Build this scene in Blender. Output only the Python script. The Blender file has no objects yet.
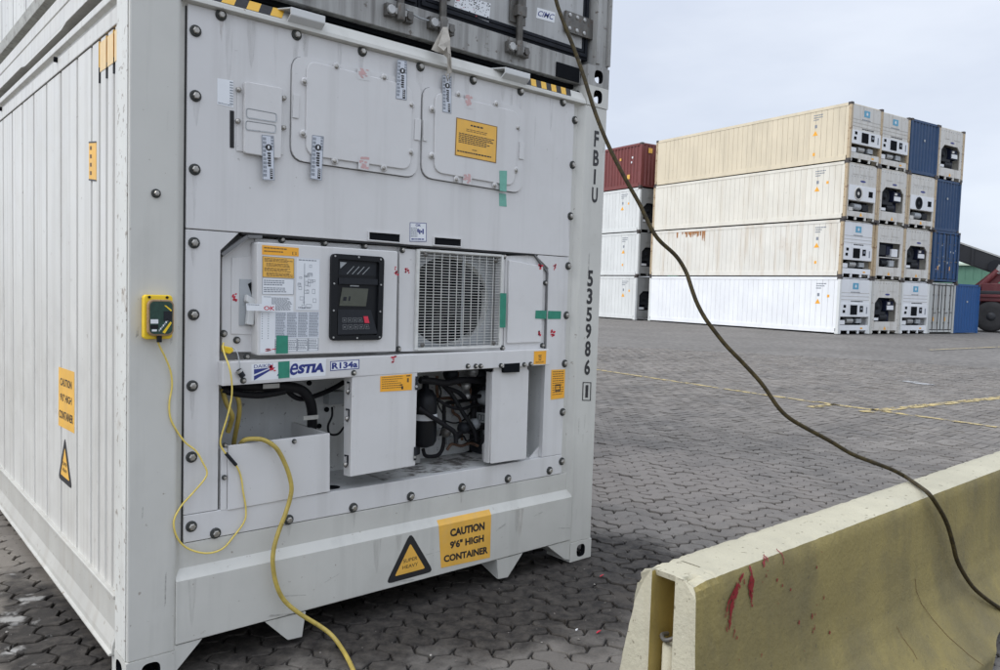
import bpy, bmesh, math, random
from mathutils import Vector, Matrix, noise

R = math.radians
SC = bpy.context.scene
COL = SC.collection

# ------------------------------------------------------------------ camera
cam = bpy.data.cameras.new('camera')
cam.lens = 28.0839
cam.sensor_width = 36.0
cam.clip_start = 0.05
cam.clip_end = 2000.0
camo = bpy.data.objects.new('camera', cam)
COL.objects.link(camo)
_r, _u, _f = Vector((0.755214, -0.654728, 0.031357)), Vector((0.013779, 0.063684, 0.997875)), Vector((0.655334, 0.753177, -0.057117))
_m = Matrix((_r, _u, -_f)).transposed().to_4x4()
_m.translation = Vector((-0.8029, -2.89473, 1.47796))
camo.matrix_world = _m
SC.camera = camo
CAMP = Vector((-0.8029, -2.89473, 1.47796))
CAMF = Vector((0.655334, 0.753177, -0.057117))

# ------------------------------------------------------------------ light
SUN_EL, SUN_AZ = R(46), R(-76)          # azimuth clockwise from +Y
world = bpy.data.worlds.new('World')
SC.world = world
world.use_nodes = True
wn, wl = world.node_tree.nodes, world.node_tree.links
wn.clear()
w_out = wn.new('ShaderNodeOutputWorld')
w_bg = wn.new('ShaderNodeBackground')
w_bg.inputs['Strength'].default_value = 0.1
w_sky = wn.new('ShaderNodeTexSky')
w_sky.sky_type = 'NISHITA'
w_sky.sun_disc = False
w_sky.sun_elevation = SUN_EL
w_sky.sun_rotation = SUN_AZ
w_tc = wn.new('ShaderNodeTexCoord')
w_map = wn.new('ShaderNodeMapping')
w_map.inputs['Scale'].default_value = (1.0, 1.0, 3.2)
w_no = wn.new('ShaderNodeTexNoise')
w_no.inputs['Scale'].default_value = 2.1
w_no.inputs['Detail'].default_value = 5.0
w_no.inputs['Roughness'].default_value = 0.55
w_cr = wn.new('ShaderNodeValToRGB')       # the cloud layer: bright veil and greyer banks
w_cr.color_ramp.elements[0].position = 0.38
w_cr.color_ramp.elements[0].color = (5.75, 6.25, 7.25, 1)
w_cr.color_ramp.elements[1].position = 0.64
w_cr.color_ramp.elements[1].color = (6.85, 7.3, 8.15, 1)
w_mix = wn.new('ShaderNodeMixRGB')
w_mix.inputs['Fac'].default_value = 0.9
wl.new(w_tc.outputs['Generated'], w_map.inputs['Vector'])
wl.new(w_map.outputs['Vector'], w_no.inputs['Vector'])
wl.new(w_no.outputs['Fac'], w_cr.inputs['Fac'])
wl.new(w_sky.outputs['Color'], w_mix.inputs['Color1'])
wl.new(w_cr.outputs['Color'], w_mix.inputs['Color2'])
# overcast sky: brightest overhead and towards the veiled sun
w_sep = wn.new('ShaderNodeSeparateXYZ')
wl.new(w_tc.outputs['Generated'], w_sep.inputs['Vector'])
def w_range(sock, a, b, c, d):
    t = wn.new('ShaderNodeMapRange')
    t.interpolation_type = 'SMOOTHSTEP'
    for k_, v_ in zip(('From Min', 'From Max', 'To Min', 'To Max'), (a, b, c, d)):
        t.inputs[k_].default_value = v_
    wl.new(sock, t.inputs['Value'])
    return t.outputs['Result']
w_add = wn.new('ShaderNodeMath')
w_add.operation = 'ADD'
wl.new(w_range(w_sep.outputs['Z'], .28, .95, .92, 1.75), w_add.inputs[0])
wl.new(w_range(w_sep.outputs['X'], .15, -.95, 0.0, .55), w_add.inputs[1])
w_mul = wn.new('ShaderNodeMixRGB')
w_mul.blend_type = 'MULTIPLY'
w_mul.inputs['Fac'].default_value = 1.0
wl.new(w_mix.outputs['Color'], w_mul.inputs['Color1'])
wl.new(w_add.outputs[0], w_mul.inputs['Color2'])
wl.new(w_mul.outputs['Color'], w_bg.inputs['Color'])
wl.new(w_bg.outputs['Background'], w_out.inputs['Surface'])

sun = bpy.data.lights.new('sun', 'SUN')
sun.energy = 1.15
sun.angle = R(35)
sun.color = (1.0, 0.955, 0.88)
suno = bpy.data.objects.new('sun', sun)
COL.objects.link(suno)
_d = Vector((math.sin(SUN_AZ)*math.cos(SUN_EL), math.cos(SUN_AZ)*math.cos(SUN_EL), math.sin(SUN_EL)))
suno.rotation_euler = _d.to_track_quat('Z', 'Y').to_euler()
suno.location = _d*60

SC.view_settings.view_transform = 'Standard'
SC.view_settings.look = 'None'
SC.view_settings.exposure = 0.46
SC.view_settings.gamma = 1.0
SC.view_settings.use_curve_mapping = False
SC.render.engine = 'CYCLES'
SC.cycles.max_bounces = 6
SC.cycles.use_denoising = True

# ------------------------------------------------------------------ materials
def node_mat(name):
    m = bpy.data.materials.new(name)
    m.use_nodes = True
    nt = m.node_tree
    return m, nt.nodes, nt.links, nt.nodes['Principled BSDF']

def paint(name, col, rough=0.5, metal=0.0, var=0.08, vscale=3.0, streak=0.0, scol=(.2, .18, .15), sscale=(14, 14, .9),
          sthr=(.52, .72), spots=0.0, pcol=(.12, .08, .05), pscale=30.0, pthr=(.62, .68), bump=0.0, bscale=60.0, spec=0.5,
          patch=0.0, patchcol=(.3, .3, .3), patchscale=1.5, patchthr=(.5, .65)):
    m, n, l, b = node_mat(name)
    tc = n.new('ShaderNodeTexCoord')
    def nz(scale, detail=4.0, vec=None, rough_=.6):
        t = n.new('ShaderNodeTexNoise')
        t.inputs['Scale'].default_value = scale
        t.inputs['Detail'].default_value = detail
        t.inputs['Roughness'].default_value = rough_
        l.new(vec if vec else tc.outputs['Object'], t.inputs['Vector'])
        return t.outputs['Fac']
    def mr(sock, a, b_, c, d):
        t = n.new('ShaderNodeMapRange')
        t.inputs['From Min'].default_value = a
        t.inputs['From Max'].default_value = b_
        t.inputs['To Min'].default_value = c
        t.inputs['To Max'].default_value = d
        l.new(sock, t.inputs['Value'])
        return t.outputs['Result']
    def mix(fac, c1, c2, kind='MIX'):
        t = n.new('ShaderNodeMixRGB')
        t.blend_type = kind
        l.new(fac, t.inputs['Fac']) if not isinstance(fac, float) else setattr(t.inputs['Fac'], 'default_value', fac)
        for i, c in ((1, c1), (2, c2)):
            if isinstance(c, tuple):
                t.inputs[i].default_value = (*c, 1)
            else:
                l.new(c, t.inputs[i])
        return t.outputs['Color']
    c = tuple(col)
    f = mr(nz(vscale, 6.0), .3, .7, 0.0, 1.0)
    c = mix(f, tuple(max(0, x*(1-var)) for x in col), tuple(min(1, x*(1+var)) for x in col))
    if patch:
        c = mix(mr(nz(patchscale, 7.0, rough_=.65), patchthr[0], patchthr[1], 0, patch), c, patchcol)
    if streak:
        mp = n.new('ShaderNodeMapping')
        mp.inputs['Scale'].default_value = sscale
        l.new(tc.outputs['Object'], mp.inputs['Vector'])
        c = mix(mr(nz(1.0, 5.0, mp.outputs['Vector']), sthr[0], sthr[1], 0, streak), c, scol)
    if spots:
        c = mix(mr(nz(pscale, 3.0), pthr[0], pthr[1], 0, spots), c, pcol)
    l.new(c, b.inputs['Base Color'])
    l.new(mr(nz(vscale*4, 3.0), .3, .7, max(0, rough-.08), min(1, rough+.1)), b.inputs['Roughness'])
    b.inputs['Metallic'].default_value = metal
    b.inputs['Specular IOR Level'].default_value = spec
    if bump:
        bn = n.new('ShaderNodeBump')
        bn.inputs['Strength'].default_value = bump
        bn.inputs['Distance'].default_value = 0.01
        l.new(nz(bscale, 5.0), bn.inputs['Height'])
        l.new(bn.outputs['Normal'], b.inputs['Normal'])
    return m

def plain(name, col, rough=0.5, metal=0.0, spec=0.5):
    return paint(name, col, rough, metal, var=.06, vscale=20.0, spec=spec)

M = {}
M['panel'] = paint('white_unit_paint', (.622, .616, .607), .42, var=.04, vscale=2.0, streak=.32, scol=(.38, .37, .35), sscale=(11, 11, .6), sthr=(.52, .78),
                   spots=.5, pcol=(.22, .2, .18), pscale=42, pthr=(.71, .76), bump=.10, bscale=4.5, patch=.22, patchcol=(.47, .455, .43), patchscale=2.6, patchthr=(.52, .70))
M['post'] = paint('grey_white_frame_paint', (.55, .545, .505), .45, var=.06, vscale=2.5, streak=.4, scol=(.36, .36, .33), sscale=(10, 10, .8), sthr=(.52, .78),
                  spots=.6, pcol=(.2, .16, .12), pscale=36, pthr=(.69, .73), bump=.09, bscale=5, patch=.25, patchcol=(.42, .41, .37), patchscale=3.1, patchthr=(.54, .68))
M['post_edge'] = paint('scuffed_frame_paint', (.62, .62, .58), .5, var=.06, streak=.3, scol=(.4, .38, .34), spots=.75, pcol=(.24, .20, .16), pscale=31, pthr=(.61, .66), patch=.5, patchcol=(.36, .31, .25), patchscale=6, patchthr=(.58, .66))
M['side'] = paint('side_sheet_paint', (.61, .60, .56), .4, var=.06, vscale=2.2, streak=.65, scol=(.41, .39, .35), sscale=(26, 26, .45), sthr=(.47, .74), patch=.3, patchcol=(.46, .44, .39), patchscale=1.6, patchthr=(.52, .7), bump=.08, bscale=6,
                  spots=.5, pcol=(.28, .24, .2), pscale=25, pthr=(.68, .74))
M['rail'] = paint('rail_paint', (.47, .46, .42), .5, var=.07, vscale=4, streak=.5, scol=(.38, .35, .30), sscale=(12, 12, 2), sthr=(.48, .72),
                  spots=.8, pcol=(.2, .15, .1), pscale=28, pthr=(.66, .72))
M['groove'] = plain('joint_sealant', (.15, .145, .145), .7)
M['bolt'] = paint('bolt_steel', (.38, .365, .335), .32, .75, var=.25, vscale=60)
M['washer'] = paint('rubber_washer', (.055, .058, .055), .7, spec=.2, var=.2, vscale=50)
M['dark'] = plain('dark_void_paint', (.010, .011, .013), .9, spec=.05)
M['bay'] = paint('bay_wall_paint', (.60, .61, .60), .5, var=.10, vscale=5, spots=.6, pcol=(.12, .11, .10), pscale=40, pthr=(.64, .7), streak=.3, scol=(.35, .34, .32))
M['seam'] = plain('grey_seam_rubber', (.17, .17, .17), .7, spec=.2)
M['haz_faded'] = plain('faded_yellow_film', (.74, .54, .27), .5)
M['shade_grey'] = paint('galvanised_grey', (.36, .38, .39), .5, var=.12, vscale=6, spots=.6, pcol=(.1, .09, .08), pscale=40, pthr=(.64, .7))
M['gap'] = plain('seam_rubber', (.035, .035, .036), .8, spec=.1)
M['black'] = plain('black_plastic', (.008, .009, .011), .4, spec=.25)
M['blackm'] = plain('matt_black_plastic', (.020, .022, .026), .6, spec=.2)
M['lcd'] = plain('lcd_glass', (.075, .080, .062), .15)
M['keyline'] = plain('worn_key_print', (.13, .135, .14), .6)
M['steel'] = paint('bare_steel', (.42, .42, .41), .4, .6, var=.15, vscale=30)
M['bracket'] = paint('bracket_paint', (.60, .61, .60), .38, var=.06)
M['yellow'] = paint('yellow_vinyl', (.78, .44, .075), .5, var=.10, vscale=8, streak=.35, scol=(.62, .40, .14), sscale=(30, 30, 4), patch=.3, patchcol=(.66, .42, .15), patchscale=14, patchthr=(.55, .65))
M['orange'] = paint('orange_vinyl', (.85, .40, .03), .45, var=.05, vscale=10)
M['ytext'] = plain('brown_print', (.16, .09, .03), .6)
M['btext'] = plain('black_print', (.02, .02, .022), .5)
M['gtext'] = plain('grey_print', (.22, .24, .27), .6)
M['navy'] = plain('navy_print', (.018, .03, .19), .45)
M['redp'] = plain('red_print', (.55, .02, .05), .5)
M['redfade'] = plain('faded_red_print', (.56, .36, .35), .5)
M['whitev'] = paint('white_vinyl', (.72, .74, .76), .45, var=.04, vscale=10)
M['bluev'] = paint('pale_grey_vinyl', (.56, .59, .64), .45, var=.05)
M['greent'] = paint('green_tape', (.025, .22, .145), .6, var=.12, vscale=40)
M['greent2'] = paint('faded_green_tape', (.16, .40, .32), .6, var=.1, vscale=40)
M['mesh'] = paint('grille_wire', (.60, .60, .57), .45, var=.1, vscale=20)
M['hose'] = plain('black_rubber_hose', (.010, .010, .012), .6, spec=.25)
M['ycable'] = paint('yellow_cable_jacket', (.44, .335, .075), .5, var=.22, vscale=16, spots=.4, pcol=(.20, .15, .05), pscale=50, pthr=(.56, .68), patch=.5, patchcol=(.30, .22, .06), patchscale=7, patchthr=(.48, .66))
M['ycord'] = paint('yellow_cord_jacket', (.72, .56, .13), .5, var=.12, vscale=30)
M['ocable'] = paint('olive_cable_jacket', (.050, .038, .015), .65, spec=.2, var=.4, vscale=25, spots=.6, pcol=(.02, .018, .015), pscale=60, pthr=(.5, .6))
M['ybox'] = paint('yellow_case', (.80, .55, .02), .4, var=.06, vscale=20)
M['pcb'] = paint('circuit_board', (.015, .05, .035), .4, var=.3, vscale=60)
M['clear'] = paint('amber_rim', (.30, .19, .10), .3, var=.2, vscale=30)
M['haz_y'] = plain('hazard_yellow', (.72, .42, .05), .5)
M['haz_k'] = plain('hazard_black', (.02, .02, .022), .6)
M['dirty'] = paint('weathered_grey_paint', (.36, .36, .345), .55, var=.14, vscale=3, streak=.75, scol=(.10, .092, .085), sscale=(18, 18, 1.1), sthr=(.44, .68),
                   spots=.8, pcol=(.1, .08, .06), pscale=26, pthr=(.62, .7))
M['door'] = paint('weathered_door_sheet', (.41, .415, .41), .5, var=.1, vscale=3, streak=.6, scol=(.17, .16, .145), sscale=(16, 16, 1.0), sthr=(.46, .72),
                  spots=.5, pcol=(.15, .12, .1), pscale=30, pthr=(.66, .72))
M['gasket'] = paint('door_gasket_rubber', (.012, .014, .019), .65, spec=.2, var=.3, vscale=20)
M['rod'] = paint('dirty_galvanised', (.13, .125, .115), .5, .4, var=.3, vscale=25, spots=.6, pcol=(.09, .06, .04), pscale=50, pthr=(.55, .65))
M['rag'] = paint('torn_plastic_film', (.42, .39, .34), .6, var=.2, vscale=30)
M['sidedirty'] = paint('weathered_side_paint', (.62, .62, .59), .5, var=.1, vscale=3, streak=.5, scol=(.3, .29, .27), sscale=(18, 18, .7), sthr=(.48, .74),
                       spots=.7, pcol=(.2, .16, .12), pscale=26, pthr=(.65, .72))
M['dustrail'] = paint('dusty_rail', (.36, .36, .33), .7, var=.25, vscale=12, spots=.6, pcol=(.14, .12, .1), pscale=40, pthr=(.55, .65))

# ------------------------------------------------------------------ mesh builder
class MB:
    def __init__(s):
        s.v, s.f, s.mi, s.mats, s.sm = [], [], [], [], []
    def mat(s, m):
        if m not in s.mats:
            s.mats.append(m)
        return s.mats.index(m)
    def raw(s, verts, faces, m, smooth=False):
        o = len(s.v)
        k = s.mat(m)
        s.v += [tuple(p) for p in verts]
        for f in faces:
            s.f.append(tuple(i+o for i in f))
            s.mi.append(k)
            s.sm.append(smooth)
        return s
    def face(s, pts, m):
        return s.raw(pts, [tuple(range(len(pts)))], m)
    def prism(s, pts, vec, m, side=None):
        n = len(pts)
        vec = Vector(vec)
        a = [Vector(p) for p in pts]
        b = [p+vec for p in a]
        s.raw(a+b, [tuple(range(n)), tuple(range(2*n-1, n-1, -1))], m)
        s.raw(a+b, [(i, (i+1) % n, (i+1) % n+n, i+n) for i in range(n)], side or m)
        return s
    def box(s, x0, x1, y0, y1, z0, z1, m):
        return s.prism([(x0, y0, z0), (x1, y0, z0), (x1, y0, z1), (x0, y0, z1)], (0, y1-y0, 0), m)
    def ring(s, c, axis, r, n, ref=None):
        axis = Vector(axis).normalized()
        t = Vector(ref) if ref is not None else (Vector((0, 0, 1)) if abs(axis.z) < .9 else Vector((1, 0, 0)))
        a = axis.cross(t).normalized()
        b = axis.cross(a)
        c = Vector(c)
        return [c+a*math.cos(2*math.pi*i/n)*r+b*math.sin(2*math.pi*i/n)*r for i in range(n)]
    def loft(s, rings, m, caps=True, smooth=True):
        n = len(rings[0])
        vs = [p for r_ in rings for p in r_]
        fs = []
        for k in range(len(rings)-1):
            for i in range(n):
                j = (i+1) % n
                fs.append((k*n+i, k*n+j, (k+1)*n+j, (k+1)*n+i))
        s.raw(vs, fs, m, smooth)
        if caps:
            s.raw(rings[0], [tuple(range(n-1, -1, -1))], m)
            s.raw(rings[-1], [tuple(range(n))], m)
        return s
    def cyl(s, p0, p1, r0, m, r1=None, n=16, caps=True, smooth=True):
        p0, p1 = Vector(p0), Vector(p1)
        ax = p1-p0
        return s.loft([s.ring(p0, ax, r0, n), s.ring(p1, ax, r0 if r1 is None else r1, n)], m, caps, smooth)
    def lathe(s, base, axis, prof, m, n=16, smooth=True):
        base, axis = Vector(base), Vector(axis).normalized()
        return s.loft([s.ring(base+axis*h, axis, max(r, 1e-5), n) for r, h in prof], m, True, smooth)
    def tube(s, pts, r, m, n=8):
        P = [Vector(p) for p in pts]
        rings = []
        ref = Vector((.13, .31, .94)).normalized()
        for i, p in enumerate(P):
            t = (P[min(i+1, len(P)-1)]-P[max(i-1, 0)]).normalized()
            a = (ref-t*ref.dot(t)).normalized()
            b = t.cross(a)
            ref = a
            rr = r[i] if isinstance(r, (list, tuple)) else r
            rings.append([p+a*math.cos(2*math.pi*k/n)*rr+b*math.sin(2*math.pi*k/n)*rr for k in range(n)])
        return s.loft(rings, m)
    def build(s, name, parent=None, bevel=0.0, seg=2, loc=None):
        me = bpy.data.meshes.new(name)
        me.from_pydata([tuple(p) for p in s.v], [], s.f)
        for m in s.mats:
            me.materials.append(m)
        me.polygons.foreach_set('material_index', s.mi)
        me.polygons.foreach_set('use_smooth', s.sm)
        bm = bmesh.new()
        bm.from_mesh(me)
        bmesh.ops.remove_doubles(bm, verts=bm.verts, dist=1e-6) if bevel else None
        bmesh.ops.recalc_face_normals(bm, faces=bm.faces)
        bm.to_mesh(me)
        bm.free()
        o = bpy.data.objects.new(name, me)
        COL.objects.link(o)
        if parent:
            o.parent = parent
        if bevel:
            md = o.modifiers.new('bevel', 'BEVEL')
            md.width = bevel
            md.segments = seg
            md.limit_method = 'ANGLE'
            md.angle_limit = R(35)
        if loc:
            o.location = loc
        return o

def smooth_path(pts, k=6):
    P = [Vector(p) for p in pts]
    out = []
    for i in range(len(P)-1):
        p0, p1, p2, p3 = P[max(i-1, 0)], P[i], P[i+1], P[min(i+2, len(P)-1)]
        for j in range(k):
            t = j/k
            out.append(.5*((2*p1)+(p2-p0)*t+(2*p0-5*p1+4*p2-p3)*t*t+(3*p1-p0-3*p2+p3)*t**3))
    out.append(P[-1])
    return out

def tag(o, label=None, cat=None, group=None, kind=None):
    if label: o['label'] = label
    if cat: o['category'] = cat
    if group: o['group'] = group
    if kind: o['kind'] = kind
    return o

def empty(name, label, cat, loc=(0, 0, 0), rz=0.0, group=None):
    o = bpy.data.objects.new(name, None)
    o.empty_display_size = .2
    COL.objects.link(o)
    o.location = loc
    o.rotation_euler = (0, 0, rz)
    return tag(o, label, cat, group)

_text_cache = {}
def text_shape(s, bold=0.0):
    key = (s, bold)
    if key in _text_cache:
        return _text_cache[key]
    cu = bpy.data.curves.new('lettering', 'FONT')
    cu.body = s
    cu.size = 1.0
    cu.offset = bold
    cu.resolution_u = 3
    ob = bpy.data.objects.new('lettering', cu)
    COL.objects.link(ob)
    dg = bpy.context.evaluated_depsgraph_get()
    me = ob.evaluated_get(dg).to_mesh()
    vs = [(v.co.x, v.co.y) for v in me.vertices]
    fs = [tuple(p.vertices) for p in me.polygons]
    ob.evaluated_get(dg).to_mesh_clear()
    bpy.data.objects.remove(ob)
    bpy.data.curves.remove(cu)
    x0, x1 = min(v[0] for v in vs), max(v[0] for v in vs)
    y0, y1 = min(v[1] for v in vs), max(v[1] for v in vs)
    vs = [((x-x0)/(x1-x0), (y-y0)/(y1-y0)) for x, y in vs]
    _text_cache[key] = (vs, fs)
    return vs, fs

class Quad:
    """four 3-D corners tl, tr, br, bl; u runs right, v runs down"""
    def __init__(s, pts):
        s.p = [Vector(p) for p in pts]
        s.n = (s.p[3]-s.p[0]).cross(s.p[1]-s.p[0]).normalized()     # towards the viewer of an outside face
    def at(s, u, v, off=0.0):
        a = s.p[0].lerp(s.p[1], u)
        b = s.p[3].lerp(s.p[2], u)
        return a.lerp(b, v)+s.n*off
    def sub(s, u0, v0, u1, v1, off=0.0):
        return [s.at(u0, v0, off), s.at(u1, v0, off), s.at(u1, v1, off), s.at(u0, v1, off)]

def fq(pts, y):
    return Quad([(x, y, z) for x, z in pts])
def sq(pts, x):
    q = Quad([(x, y, z) for y, z in pts])
    return q

def put_text(mb, q, s, u0, v0, u1, v1, m, bold=0.0, off=.0012, slant=0.0):
    vs, fs = text_shape(s, bold)
    mb.raw([q.at(u0+(u1-u0)*(x+slant*(y-.5)), v1+(v0-v1)*y, off) for x, y in vs], fs, m)

def put_lines(mb, q, u0, v0, u1, v1, n, m, rnd, fill=.55, words=6, off=.0012, indent=0.0):
    h = (v1-v0)/n
    for i in range(n):
        u = u0
        end = u1-(u1-u0)*rnd.random()*.25
        while u < end:
            w = (u1-u0)/words*rnd.uniform(.4, 1.1)
            mb.face(q.sub(u, v0+i*h, min(u+w, u1), v0+i*h+h*fill, off), m)
            u += w+(u1-u0)/words*.16

def put_rect(mb, q, u0, v0, u1, v1, m, off=.0012):
    mb.face(q.sub(u0, v0, u1, v1, off), m)

def put_frame(mb, q, u0, v0, u1, v1, w, m, off=.0012, asp=1.0):
    put_rect(mb, q, u0, v0, u1, v0+w*asp, m, off)
    put_rect(mb, q, u0, v1-w*asp, u1, v1, m, off)
    put_rect(mb, q, u0, v0+w*asp, u0+w, v1-w*asp, m, off)
    put_rect(mb, q, u1-w, v0+w*asp, u1, v1-w*asp, m, off)

def sheet(mb, q, m, t=.0008):
    mb.prism([q.at(0, 0), q.at(1, 0), q.at(1, 1), q.at(0, 1)], q.n*t, m)

def rrect(x0, x1, z0, z1, r, k=5):
    out = []
    for cx, cz, a0 in ((x1-r, z1-r, 0), (x0+r, z1-r, 90), (x0+r, z0+r, 180), (x1-r, z0+r, 270)):
        for i in range(k+1):
            a = R(a0+90*i/k)
            out.append((cx+r*math.cos(a), cz+r*math.sin(a)))
    return out

def rquad(pts, r, k=5):
    """rounded general quad (list of (x,z), any winding)"""
    P = [Vector((x, z)) for x, z in pts]
    out = []
    for i in range(4):
        p, a, b = P[i], P[i-1], P[(i+1) % 4]
        pa = p+(a-p).normalized()*r
        pb = p+(b-p).normalized()*r
        for j in range(k+1):
            t = j/k
            out.append(tuple((1-t)**2*pa+2*t*(1-t)*p+t*t*pb))
    return out

def plate(mb, pts, y0, y1, m, side=None):
    mb.prism([(x, y0, z) for x, z in pts], (0, y1-y0, 0), m, side)

def casting_mesh(mb, x0, x1, y0, y1, z0, z1, m, mi, t=.028):
    """hollow corner casting with an oval hole in each side face and the end faces"""
    def wall(o, a, b, n, hole):
        o, a, b, n = Vector(o), Vector(a), Vector(b), Vector(n)
        K = 24
        oval, rect = [], []
        for i in range(K):
            th = 2*math.pi*(i+.5)/K
            ex_ = math.copysign(abs(math.cos(th))**.7, math.cos(th))
            ez_ = math.copysign(abs(math.sin(th))**.7, math.sin(th))
            oval.append(o+a*(.5+hole[0]*ex_)+b*(.5+hole[1]*ez_))
            mx = max(abs(math.cos(th)), abs(math.sin(th)))
            rect.append(o+a*(.5+.5*math.cos(th)/mx)+b*(.5+.5*math.sin(th)/mx))
        inn = [p-n*t for p in oval]
        fs = []
        for i in range(K):
            j = (i+1) % K
            fs.append((i, j, K+j, K+i))
        mb.raw(oval+rect, fs, m)
        mb.raw(oval+inn, fs, mi)
        # corner filler triangles
        for cx, cz in ((0, 0), (1, 0), (1, 1), (0, 1)):
            c = o+a*cx+b*cz
            near = sorted(range(K), key=lambda i: (rect[i]-c).length)[:2]
            mb.face([c, rect[near[0]], rect[near[1]]], m)
    X, Y, Z = x1-x0, y1-y0, z1-z0
    wall((x0, y0, z0), (X, 0, 0), (0, 0, Z), (0, -1, 0), (.2, .33))
    wall((x1, y1, z0), (-X, 0, 0), (0, 0, Z), (0, 1, 0), (.2, .33))
    wall((x0, y1, z0), (0, -Y, 0), (0, 0, Z), (-1, 0, 0), (.22, .3))
    wall((x1, y0, z0), (0, Y, 0), (0, 0, Z), (1, 0, 0), (.22, .3))
    wall((x0, y0, z1), (X, 0, 0), (0, Y, 0), (0, 0, 1), (.2, .33))
    wall((x0, y1, z0), (X, 0, 0), (0, -Y, 0), (0, 0, -1), (.2, .33))

W, H, L = 2.438, 2.583, 12.19
rnd = random.Random(7)

# ------------------------------------------------------------------ ground
def make_ground():
    m, n, l, b = node_mat('yard_paving_far')
    tc = n.new('ShaderNodeTexCoord')
    no = n.new('ShaderNodeTexNoise'); no.inputs['Scale'].default_value = .35; no.inputs['Detail'].default_value = 9; no.inputs['Roughness'].default_value = .68
    l.new(tc.outputs['Object'], no.inputs['Vector'])
    n2 = n.new('ShaderNodeTexNoise'); n2.inputs['Scale'].default_value = 7.0; n2.inputs['Detail'].default_value = 3
    l.new(tc.outputs['Object'], n2.inputs['Vector'])
    cr = n.new('ShaderNodeValToRGB')
    cr.color_ramp.elements[0].position = .3; cr.color_ramp.elements[0].color = (.126, .117, .106, 1)
    cr.color_ramp.elements[1].position = .7; cr.color_ramp.elements[1].color = (.182, .170, .156, 1)
    l.new(no.outputs['Fac'], cr.inputs['Fac'])
    c2 = n.new('ShaderNodeValToRGB')
    c2.color_ramp.elements[0].position = .3; c2.color_ramp.elements[0].color = (.68, .68, .68, 1)
    c2.color_ramp.elements[1].position = .7; c2.color_ramp.elements[1].color = (1.25, 1.25, 1.25, 1)
    l.new(n2.outputs['Fac'], c2.inputs['Fac'])
    mx = n.new('ShaderNodeMixRGB'); mx.blend_type = 'MULTIPLY'; mx.inputs['Fac'].default_value = 1
    l.new(cr.outputs['Color'], mx.inputs['Color1']); l.new(c2.outputs['Color'], mx.inputs['Color2'])
    l.new(mx.outputs['Color'], b.inputs['Base Color'])
    b.inputs['Roughness'].default_value = .85
    b.inputs['Specular IOR Level'].default_value = .3
    mb = MB()
    r0 = 600
    mb.face([(-r0, -r0, -.030), (r0, -r0, -.030), (r0, r0, -.030), (-r0, r0, -.030)], m)
    tag(mb.build('ground'), kind='structure')
    return m

FAR_MAT = make_ground()

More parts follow.
